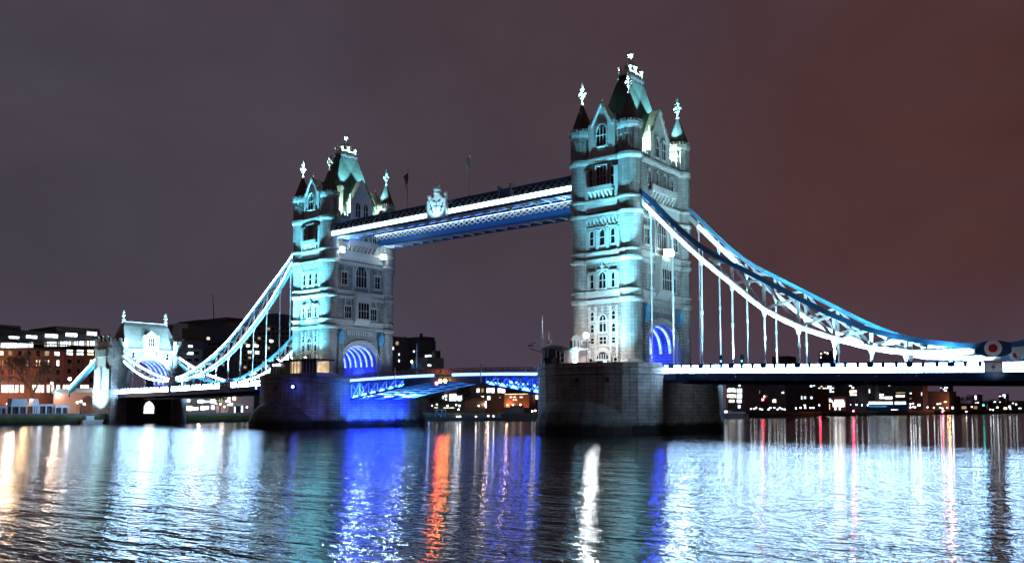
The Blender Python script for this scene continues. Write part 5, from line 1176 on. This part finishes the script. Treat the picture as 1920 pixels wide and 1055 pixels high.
a = on_x(335, 607, -185.5); b = on_x(340, 640, -185.5); m = MB(); m.box(-190, -185.2, a.y, b.y, b.z-3, a.z-1.5); m.box(-190, -185.2, a.y+.6, on_x(352, 607, -185.5).y, a.z-1.5, a.z+.4); part('corner_fin', m, PALE, t)
# lit quay seen under the left deck
wins = [(341,748,356,753,C),(340,757,345,770,W),(371,749,383,755,C),(378,751,397,754,C),(395,748,405,756,C),(348,761,360,769,SHOPW),(361,763,372,768,SHOPW),(376,761,383,768,SHOPW),(385,761,391,767,SHOPW),(396,760,402,767,SHOPW)]
block('quay_pavilion', 'brightly lit low quayside building under the left deck', 'building', 'x', -152, 10, 330, 408, 742, PALE, wins)
wins = [(426,742,432,754,C),(430,756,436,772,SHOPW),(436,741,442,750,W)]
block('pale_quay_house', 'pale pinkish quay house with shining windows, left of the blue lit pier', 'house', 'x', -146, 10, 424, 476, 737, PINKW, wins)
wins = [(439,762,441,774,C),(452,760,455,772,C)]
t = block('ticket_kiosk', 'small white framed ticket kiosk on the quay, left of the blue lit pier', 'kiosk', 'x', -138.5, 3, 438, 455, 760, DARK, wins)
m = MB(); face_box(m, 'x', -138.2, 3.4, 437, 456, 757, on_x(445, 760.5, -138.5).z); part('roof', m, WHITEP, t)

# dark towers between the bridge towers
t = block('dark_tower_block', 'dark blue tower block with a sloping shoulder, just right of the farther tower', 'building', 'x', -165, 20, 728, 762, 631, DCONC, [(736,650,738,655,C),(747,662,749,666,C),(747,674,749,678,C),(742,640,747,646,D)])
m = MB(); q = on_x(762, 631, -165); r = on_x(768, 657, -165); m.prism([(q.y, 2.6), (r.y, 2.6), (r.y, r.z), (q.y, q.z)], -185, -165.01, 'x'); part('wall', m, DCONC, t)
block('dark_middle_block', 'low dark block joining the two dark towers right of the farther tower', 'building', 'x', -170, 16, 766, 790, 657, DCONC, [(775,645+12,777,660,C)])
t = block('stepped_tower', 'dark stepped tower with a chimney and flat cap, right one of the dark pair', 'building', 'x', -168, 24, 787, 817, 637, DCONC, [(797,666,802,669,C),(803,665,808,668,C),(790,675,793,679,C),(792,677,797,681,C)], tops=((795,815,631.5,4,DCONC),))
m = MB(); face_box(m, 'x', -169, 1.2, 790, 792.5, 625, on_x(791, 640, -168).z); part('chimney', m, DARK, t)
block('grey_quay_block', 'grey low block with roof terrace, below the dark stepped tower', 'building', 'x', -160, 14, 801, 832, 670, PALE, [(802,683,808,686,C)], tops=((817,826,657,5,DCONC),))
# brick buildings seen under the opening span
wins = [(894,728,899,735,C),(903,728,907,735,D),(913,727,919.5,736,C),(921,727,927,736,C),(934,727,940,736,C),(941,727,947,736,C),(894,742,899,749,W),(902,742,907,749,W),(914,742,919,749,C),(882,742,885,750,W),(937,743,938.5,746,D),(909,752,912,764,SHOPW)]
block('wharf_building', 'dark brick wharf building with bright paired windows, seen under the opening span', 'building', 'y', 132, 16, 880, 948, 718, DBRICK, wins)
wins = [(956,743,960,745,W),(963,743,967,745,W),(975,743,980,745,W),(962,748,964,750,W),(966,748,969,750,W),(950,757,953,761,W)]
t = block('orange_lit_house', 'orange lit brick house with a glowing cornice line, under the opening span', 'house', 'y', 126, 12, 945, 992, 738, OBRICK, wins)
rect_part(t, 'y', 125.8, (947,737.5,990,739), WARMW, 'cornice_light')
p = on_y(968, 765, 124); 
for dx in (-4, 0.5, 4): point((p.x+dx, 123.4, 4.2), 260, (1.0, .36, .10), .3)
wins = [(990.5,739,995,748,C),(997,739,1001,748,C),(1005,739,1009,748,C),(992,760,996,768,W)]
block('corner_house', 'brown brick house with three tall lit windows, beside the nearer pier', 'house', 'y', 130, 12, 992.5, 1022, 730, DBRICK, wins)
p = on_y(900, 770, 120)
for dx in (-12, 0, 10): point((p.x+dx, 124, 6), 500, (1.0, .62, .38), .3)
t = block('glazed_pavilion', 'glazed pavilion with three big lit bays, right of the blue lit pier', 'pavilion', 'y', 112, 12, 816, 872, 744, DARK, [(825,739.5,838,750,C),(843,738,856,751,C),(858,741,866,751,C),(815,763,821,764.5,W),(832,763.5,852,764.5,W)])
q0 = on_y(814, 745, 112); q1 = on_y(845, 731, 112); q2 = on_y(874, 745, 112); m = MB(); m.prism([(q0.x, q0.z), (q2.x, q2.z), (q1.x, q1.z)], 113, 123, 'y'); part('roof', m, DARK, t)
t = thing('pontoon', 'long dark landing pontoon with lit railings, right of the blue lit pier', 'pontoon', (-74, 84, 0))
a = on_y(796, 788, 82); b = on_y(938, 788, 96)
m = MB(); m.prism([(a.x, 82), (b.x, 96), (b.x-3, 101), (a.x-3, 87)], -.6, 1.1, 'z'); part('hull', m, DARK, t)
m = MB()
for k in range(41):
    u = k/40; x = a.x+(b.x-a.x)*u; y = 82.3+14*u; m.beam((x, y, 1.1), (x, y, 2.3), .09, .09)
m.beam((a.x, 82.3, 2.3), (b.x, 96.3, 2.3), .1, .1); m.beam((a.x, 82.3, 1.7), (b.x, 96.3, 1.7), .06, .06); part('railing', m, LBLUEP, t)
m = MB()
for k in (.12, .20, .255): x = a.x+(b.x-a.x)*k; y = 83+14*k; m.beam((x, y, 1.1), (x, y, 3.9), .2, .2)
x0 = a.x+(b.x-a.x)*.12; x1 = a.x+(b.x-a.x)*.255; m.beam((x0, 83+14*.12, 3.9), (x1, 83+14*.255, 3.9), .25, .25); m.beam((x0, 83+14*.12, 3.9), (a.x+(b.x-a.x)*.2, 83+14*.2, 1.2), .15, .15); m.beam((a.x+(b.x-a.x)*.2, 83+14*.2, 3.9), (x1, 83+14*.255, 1.2), .15, .15); part('gantry', m, LBLUEP, t)
point((a.x+4, 80, 3.0), 60, (.3, .45, 1.0), .3); point((a.x+14, 83, 3.0), 60, (.4, .6, 1.0), .3)
t = thing('moored_barge', 'dark moored barge in front of the orange lit house', 'barge', (-60, 112, 0))
a = on_y(936, 785, 110); b = on_y(1003, 785, 110)
m = MB(); m.prism([(a.x, 110), (b.x, 110), (b.x+2.5, 113), (b.x, 116), (a.x, 116)], -.5, 2.6, 'z'); part('hull', m, DARK, t)
m = MB(); m.box(a.x+1.5, b.x-6, 111, 115, 2.6, 4.6); m.box(a.x+4, a.x+8, 111.5, 114.5, 4.6, 5.4); part('deckhouse', m, DCONC, t)
# lamps on the quays: one of each kind, then copies
q = MB(); q.lathe(0, 0, [(.12,0),(.12,.4),(.06,.6),(.05,3.6)], 6); PM['lp'] = q.mesh('post', DARK); q = MB(); q.sphere((0,0,3.85), .34, 10); PM['lg'] = q.mesh('globe', GLOBE); PM['lc'] = q.mesh('globe', GLOBEC)
def quay_lamp(px, py, pos, ax, label, group, cold=False, s=1.0, mat=None):
    p = on_x(px, py, pos) if ax == 'x' else on_y(px, py, pos); h = max(1.2, p.z-2.6)
    t = thing('quay_lamp', label, 'street lamp', (p.x, p.y, p.z-3.85*s), group)
    place('post', PM['lp'], t, (p.x, p.y, p.z-3.85*s), 0, (s, s, s)); place('globe', PM['lc' if cold else 'lg'], t, (p.x, p.y, p.z-3.85*s), 0, (s, s, s))
LAMPS = [(790+x/8.73, 720+y/8.73) for x, y in ((182,350),(255,325),(430,350),(570,335),(625,350),(685,352),(940,350),(1045,345),(610,410),(305,528),(370,530),(590,527),(635,527),(895,525),(1095,515),(1180,520),(1500,335),(1620,335),(1815,440),(1865,430))]
for px, py in LAMPS: quay_lamp(px, py, 96 if py > 776 else 108, 'y', 'white globe lamp among the cluster on the quay between the two piers', 'globe lamps between the piers', False, .8)
quay_lamp(131, 710, -160, 'x', 'big white globe lamp by the sloping blue tie beam', 'globe lamps on the left quay', False, 1.5)
quay_lamp(97, 718, -150, 'x', 'white globe lamp at the tips of the bare tree branches', 'globe lamps on the left quay', False, 1.1)
quay_lamp(14, 757, -146, 'x', 'low white globe lamp left of the pale kiosk', 'globe lamps on the left quay', False, .9)
for px, py in ((145,754),(152,752),(158,757)): quay_lamp(px, py, -149, 'x', 'pink white globe lamp in the brick approach arch', 'globe lamps in the approach arch', False, 1.0)
for px, py in ((405,756),(413,757),(424,752),(421,762),(432,762),(463,763),(340,752),(372,752),(398,752)): quay_lamp(px, py, -141, 'x', 'white globe lamp on the quay under the left deck', 'globe lamps under the left deck', True, .8)
t = lamp_post('wall_lamp', -52.4, -14.5, 7.2, .6, 'small white wall lamp at the left edge of the farther pier', GLOBEC, .35, None, False)

# far shore on the right: buildings one behind another
FG = 'far shore buildings on the right'
w1 = [(1366.5,727,1377,734.5,C),(1382,728,1391,736,C),(1366.5,738.6,1377,745,C),(1382,738,1391,746,C),(1367,749,1377,754,W),(1382,748.5,1390.5,754.5,C),(1363.5,729,1365.5,735,W),(1363.5,739,1365.5,745,W),(1378.3,728.5,1380,735.5,W),(1378.3,739,1380,745.5,W),(1385,719,1388,724,C),(1384,759,1388,765,C)]
block('office_block', 'small block with six big bright windows, just right of the nearer pier', 'building', 'y', 236, 18, 1361, 1394, 715, DCONC, w1, group=FG)
w2 = [(1421.5,732,1424.5,737,C),(1432,741,1434.5,745.5,W),(1437,741,1438.5,744,D),(1449,748,1455,754,W),(1466,734,1470,737,C),(1395,749,1398,754,C),(1395,757,1398,762,C),(1416,757,1418,761,D)]
block('dark_warehouse', 'wide dark warehouse with a few scattered lit windows, right of the bright windowed block', 'building', 'y', 258, 20, 1394, 1472, 712, DCONC, w2, group=FG)
w3 = [(1474,741,1477.5,746,W),(1485,741,1488,746,W),(1490,741,1492,746,W),(1497,742,1504,748,C),(1508,743,1511,747,C),(1520,743,1523,747,C),(1488,750,1490.5,755,C),(1507,758,1511,761,W),(1467,757,1470,761,C),(1475,757,1478.5,762,C),(1487,757,1491,763,C)]
block('brown_warehouse', 'dark brown warehouse with one even row of small lit windows', 'building', 'y', 290, 20, 1472, 1528, 728, DBRICK, w3, group=FG)
block('blue_roof_tower', 'narrow bluish tower with lit crown windows, behind the brown warehouse', 'building', 'y', 420, 20, 1490, 1536, 712, DCONC, [(1493,715,1500,721,C),(1509,715,1512,719,C),(1519,716,1523,725,C),(1525,720,1528,723,C)], group=FG)
block('terraced_flats', 'block of flats with ragged rows of balcony lights, right of the brown warehouse', 'building', 'y', 360, 24, 1530, 1566, 716, DCONC, scatter(1534, 1564, 716, 736, 7, 6, .55, [C,C,W], 11, .75)+[(1531,745,1536,751,C),(1546,748,1550,754,C),(1551,747,1558,753,C),(1559,750,1562,754,W),(1532,756,1538,768,W),(1552,757,1556,767,W)], group=FG)
block('glass_shop', 'bright white glass shop front on the far quay, below the balcony flats', 'shop', 'y', 345, 8, 1561, 1585, 742, PALE, [(1565,749,1582,753,SHOPW),(1562,754,1584,762,SHOPW),(1565,763,1568,768,C),(1573,763,1576,768,C)], group=FG)
block('gable_flats', 'flats with a sloping line of lit windows under the deck, right of the balcony flats', 'building', 'y', 410, 22, 1567, 1608, 722, DCONC, [(1569,727,1573,729.5,C),(1569,732.5,1573,734.5,C),(1576,732.5,1579.5,735,C),(1578,718,1581,722,C),(1585.5,718,1588.5,731,C),(1590,721,1597,724,C),(1597,725,1601,728,C),(1593,731,1606,736,W),(1594,737,1598,741,C),(1599,738,1606,741,C)], group=FG)
block('pale_lit_hall', 'hall with a pale lit upper storey, in the middle of the far shore', 'building', 'y', 440, 20, 1606, 1640, 718, DCONC, [(1612,723,1614.5,729,C),(1622,716,1630,719,C),(1611,731,1614,736,C),(1616,731,1626,735,C),(1627,729,1631,736,C),(1619,750,1623,752,C)], group=FG)
block('blue_hall', 'wide dark blue hall with two warm window strips, on the far shore', 'building', 'y', 450, 24, 1640, 1708, 717, DCONC, [(1648,738,1657,742,C),(1649,744,1657,747,C),(1659,743,1673,748,C),(1680,735,1697,737,D),(1680,740,1696,744,W),(1666,718,1669,723,C),(1706,735.5,1709,738,C),(1706,745.5,1709,748,D)], group=FG)
t = block('river_restaurant', 'low blue riverside restaurant with a string of bright lights along its roof', 'restaurant', 'y', 425, 10, 1626, 1702, 757, DKBLUE, [(1629+i*3.5,752.5,1631.8+i*3.5,757.5,C) for i in range(13)]+[(1678+i*3.5,752.5,1680.8+i*3.5,757.5,C) for i in range(6)]+[(1630,761,1663,762,LEDCY),(1671,767,1684,768.2,C)], group=FG)
block('lit_spire_block', 'slim block with a bright vertical light strip', 'building', 'y', 500, 14, 1714, 1729, 714, DCONC, [(1719,717,1722.5,732,C),(1716,735,1720,740,C),(1722,735,1725,741,C),(1726,735,1728.5,741,C),(1717,745,1720,747,C),(1717,727,1719,730,C)], group=FG)
block('flat_roof_block', 'dark flat roofed block with an orange lit right end, on the far shore', 'building', 'y', 520, 22, 1728, 1779, 733, DCONC, [(1770,752,1775,754,W)], group=FG)
p = on_y(1775, 762, 516); point((p.x+2, 514, 8), 5200, (1.0, .25, .08), .4)
block('round_lit_tower', 'distant tower with bright stacked floors, rising behind the flat roofed block', 'building', 'y', 640, 18, 1763, 1777, 715, DCONC, [(1766,717.5,1776,719,C),(1767,721,1776,723,C),(1763,726,1766,727.5,C),(1771,725,1777,728,C),(1768,728.5,1771,730,C),(1770,731,1775,733,C),(1767,734,1771,735.5,C)], group=FG)
block('small_lit_house', 'small house with a thick cluster of lights beside the flat roofed block', 'house', 'y', 560, 12, 1780, 1793, 742, DBRICK, [(1787,739+3,1791,745,C),(1782,748,1785,750,C),(1781,752,1790,755,C),(1784,757,1788,759,W),(1784,746,1789,749,C)], group=FG)
block('low_shed', 'low dark shed with faint pale doors, on the far quay', 'shed', 'y', 600, 14, 1794, 1842, 756, DBRICK, [(1803,761,1812,766,D),(1826,761,1832,766,D)], group=FG)
block('thin_lit_tower', 'thin distant tower with one slanted bright window band', 'building', 'y', 900, 16, 1823, 1836, 739, DCONC, [(1827.5,741,1831,749,C),(1828,753,1831,755.5,C),(1832,753,1835,755.5,C)], group=FG)
block('far_gabled_block', 'farthest reddish block with a few lights, at the right edge of the shore', 'building', 'y', 980, 40, 1852, 1935, 751, DBRICK, [(1863,752,1867.5,754,C),(1874,752.5,1876,754,C),(1868,762.5,1872,764.5,C),(1882,763,1888,767,W),(1891,760,1895,764,C),(1898,754.5,1901,756.5,C),(1904,756,1907,759,C),(1910,764,1915,766,C),(1893,765,1896,767,C)], group=FG)
block('far_small_tower', 'small distant tower with lit top, above the reddish block at the right edge', 'building', 'y', 1100, 20, 1872, 1886, 738, DCONC, [(1873,741.5,1877,743,C),(1880,739,1885,743,C),(1883,744,1885,746,C),(1884,751,1888,753,C)], group=FG)
block('far_office_slab', 'plain dark slab peeping over the parapet between the hangers', 'building', 'y', 1500, 40, 1447.5, 1478, 667.5, DCONC, [], group=FG)
block('far_office_tower', 'dark square tower with small lights, peeping over the parapet beyond the plain slab', 'building', 'y', 1500, 40, 1535, 1560, 658, DCONC, [(1538,651+10,1541,664,W),(1550,660,1553,664,C),(1538,668,1540,671,C),(1545,653+6,1548,661.5,W)], group=FG)
for px in (1588.5, 1605): pass
for px, py in ((1408,766),(1414,766),(1418,764),(1425,766),(1429,767),(1441,767),(1444.5,764),(1452,764),(1458,767),(1462,764),(1466,766),(1471,767),(1492.5,765),(1501,764),(1510,764),(1519.5,764),(1525,764),(1536,759)):
    quay_lamp(px, py, 228, 'y', 'cold white lamp in the close row on the far quay, right of the nearer pier', 'quay lamps right of the nearer pier', True, .75)
for px, py in ((1594,758),(1606,758),(1616,759),(1627,759),(1707,757),(1712,756),(1707,763),(1712,762),(1716,763),(1723,759),(1739,763),(1751,764),(1758,757),(1763,756),(1763,764),(1767,765),(1776,764),(1769,769),(1786,764),(1822,762),(1812,771),(1857,767),(1862,768),(1870,763)):
    quay_lamp(px, py, 405 if px < 1735 else 500, 'y', 'white lamp in the loose line along the far shore at right', 'quay lamps along the far shore', True, 1.0 if px != 1723 and px != 1786 else 1.8)
for px, py, mt, lab in ((1430,750,REDL,'red signal lamp on the dark warehouse quay'),(1538,771,REDL,'red beacon low on the far quay below the balcony flats'),(1600,771,REDL,'red beacon low on the far quay, right of the glass shop'),(1767,772,REDL,'red beacon low on the far quay below the flat roofed block'),(1844,760,GREENL,'green beacon on the far shore, between the low shed and the reddish block')):
    pos = 226 if px < 1500 else (330 if px < 1660 else 470); p = on_y(px, py, pos)
    t = thing('beacon', lab, 'beacon', (p.x, p.y, max(0, p.z-3)), 'coloured beacons on the far shore')
    m = MB(); m.tube((p.x, p.y, p.z-3), (p.x, p.y, p.z), .12, .08, 6); part('post', m, DARK, t)
    m = MB(); m.sphere((p.x, p.y, p.z+.3), .42 if mt is REDL else .6, 8); part('lens', m, mt, t)
# moored boat
t = thing('moored_boat', 'grey river boat with white mast, moored just right of the nearer pier', 'boat', (0, 0, 0))
a = on_y(1352, 783, 200); b = on_y(1397, 783, 200)
m = MB(); m.loft([[(a.x+.5+i, 200.6+i*.3, z), (b.x-1.2-i*.3, 200.6+i*.3, z), (b.x+.6, 202.5, z), (b.x-1.2-i*.3, 204.4-i*.3, z), (a.x+.5+i, 204.4-i*.3, z)] for i, z in ((.8,-.3),(.2,.8),(0,1.7),(-.1,2.1))]); part('hull', m, GREYP, t)
m = MB(); m.box(a.x+.8, a.x+3.0, 201.2, 203.8, 2.1, 3.6); m.box(a.x+3.2, b.x-1.2, 201.5, 203.5, 2.1, 2.9); part('cabin', m, WHITEP, t)
m = MB(); m.box(a.x+1.0, a.x+2.4, 201.1, 201.19, 2.5, 3.3); part('window', m, COLDW, t)
m = MB(); m.tube((a.x+1.8, 202.4, 3.5), (a.x+1.8, 202.4, 9.0), .1, .07, 6); part('mast', m, WHITEP, t)
t.location = (a.x, 200, 0)
for c in t.children: c.location = -t.location

# ------------------------------------------------------------------ trees
def bare_tree(x, y, z, h, seed, label, spread=1.0, depth=6):
    rn = random.Random(seed); t = thing('bare_tree', label, 'tree', (x, y, z)); tr = MB(); cr = MB()
    def grow(p, d, L, r, lev):
        segs = 3
        for s in range(segs):
            q = p+d*(L/segs); (tr if lev < 3 else cr).tube(p, q, max(.05, r*(1-.25*s/segs)), max(.045, r*(1-.25*(s+1)/segs)), 6 if lev < 3 else 3)
            p = q; d = (d+Vector((rn.uniform(-1,1), rn.uniform(-1,1), rn.uniform(-.3,.7)))*.16).normalized()
        if lev >= depth: return
        for k in range(3 if lev < 3 or rn.random() < .7 else 2):
            a = rn.uniform(.3, .75)*spread; b = rn.uniform(0, 2*PI)
            e = (d*math.cos(a)+(d.orthogonal().normalized()*math.cos(b)+d.cross(d.orthogonal()).normalized()*math.sin(b))*math.sin(a)).normalized()
            grow(p, (e+Vector((0,0,.12))).normalized(), L*rn.uniform(.62,.82), r*.6, lev+1)
    grow(Vector((x,y,z)), Vector((0,0,1)), h*.28, h*.03, 0)
    part('trunk', tr, BARK, t); part('crown', cr, BARK, t); return t
bare_tree(-150, -27.4, 2.6, 22, 5, 'large bare tree with spreading twigs, before the brick warehouse', 1.3, 7)
point((-146, -31, 8), 1500, (1.0, .55, .25), .4)
def leafy(x, y, z, h, r, seed, label, group=None, n=900):
    rn = random.Random(seed); t = thing('leafy_tree', label, 'tree', (x, y, z), group)
    m = MB(); m.tube((x,y,z), (x+.2,y,z+h*.5), h*.035, h*.02, 6)
    for k in range(4): a = k*1.6+seed; m.tube((x+.1,y,z+h*.35), (x+r*.6*math.cos(a), y+r*.6*math.sin(a), z+h*.7), h*.018, h*.006, 5)
    part('trunk', m, BARK, t); m = MB()
    cl = [(Vector((rn.gauss(0,.45)*r, rn.gauss(0,.45)*r, h*(.45+.5*rn.random()))), r*rn.uniform(.25,.5)) for _ in range(14)]
    for k in range(n):
        c, q = rn.choice(cl); d = Vector((rn.gauss(0,1), rn.gauss(0,1), rn.gauss(0,1))).normalized()*q*rn.random()**.4
        p = Vector((x,y,z))+c+d; u = Vector((rn.uniform(-1,1), rn.uniform(-1,1), rn.uniform(-1,1))).normalized()*h*.035; v = u.orthogonal().normalized()*h*.025
        m.add([p-u, p+v, p+u, p-v], [(0,1,2,3)])
    part('crown', m, LEAF, t); return t
p = on_x(412, 760, -144); leafy(-144, p.y, 2.6, 9, 3.2, 3, 'leafy tree with lamps below it, on the quay under the left deck')
p = on_y(868, 760, 105); leafy(p.x, 105, 2.6, 11, 4, 4, 'leafy tree right of the glazed pavilion on the far quay', None)
p = on_y(812, 760, 104); leafy(p.x, 104, 2.6, 10, 4.5, 8, 'leafy tree at the left of the glazed pavilion, beside the blue lit pier')
for k, (px, yt, Y) in enumerate(((1800,746,640),(1817,743,660),(1842,752,760),(1856,747,780))):
    p = on_y(px, yt, Y); leafy(p.x, Y, 2.6, p.z-2.6, (p.z-2.6)*.55, 20+k, ('round dark tree right of the house with clustered lights','taller dark tree left of the thin distant tower','small dark tree right of the thin distant tower','rounded dark tree left of the reddish end block')[k], 'trees on the far shore', 500)
# kiosks with pale awnings under the tree
def kiosk(px0, px1, yt, ye, X, label, roof=True):
    a = on_x(px0, ye, X); b = on_x(px1, ye, X); zt = on_x(px0, yt, X).z; t = thing('kiosk', label, 'kiosk', (X, (a.y+b.y)/2, 2.6), 'kiosks on the left quay')
    m = MB(); m.box(X-3, X-.6, a.y+.4, b.y-.4, 2.6, a.z+.1); part('wall', m, DARK, t)
    m = MB(); m.prism([(a.y-.1, a.z), (b.y+.1, a.z), (b.y-.25, zt), (a.y+.25, zt)], X-3.1, X, 'x')
    for y in (a.y+.2, (a.y+b.y)/2, b.y-.2): m.beam((X-.2, y, 2.6), (X-.2, y, a.z), .35, .3)
    part('awning', m, AWN, t); return t
kiosk(21, 52, 747, 762, -141, 'big pale blue canopied kiosk left of the tree trunk')
kiosk(62, 73, 747, 761, -141, 'narrow pale blue canopied kiosk right of the tree trunk')
kiosk(73, 101, 757, 761, -141, 'long low kiosk with thin pale roof, right of the narrow kiosk')
kiosk(103, 130, 759, 764, -140.5, 'dark parasol topped kiosk at the right end of the row')
kiosk(-8, 14, 760, 765, -141, 'grey low kiosk at the very left edge')
point((-137.5, -30, 5.2), 260, (.7, .8, 1.0), .3); point((-137.5, -22, 5.2), 200, (.7, .8, 1.0), .3)
t = thing('service_boat', 'small white boat moored by the brick approach arch', 'boat', (-131.5, -16.5, 0))
m = MB(); m.loft([[(-132.6,-20.5,z),(-131.2+d,-20.5,z),(-131.0+d,-16,z),(-131.8,-14.2+d,z),(-132.6,-16,z)] for d, z in ((-.3,-.2),(0,.6),(.15,1.1))]); part('hull', m, WHITEP, t)
m = MB(); m.box(-132.3, -131.2, -19.5, -17.2, 1.1, 2.3); part('cabin', m, WHITEP, t)
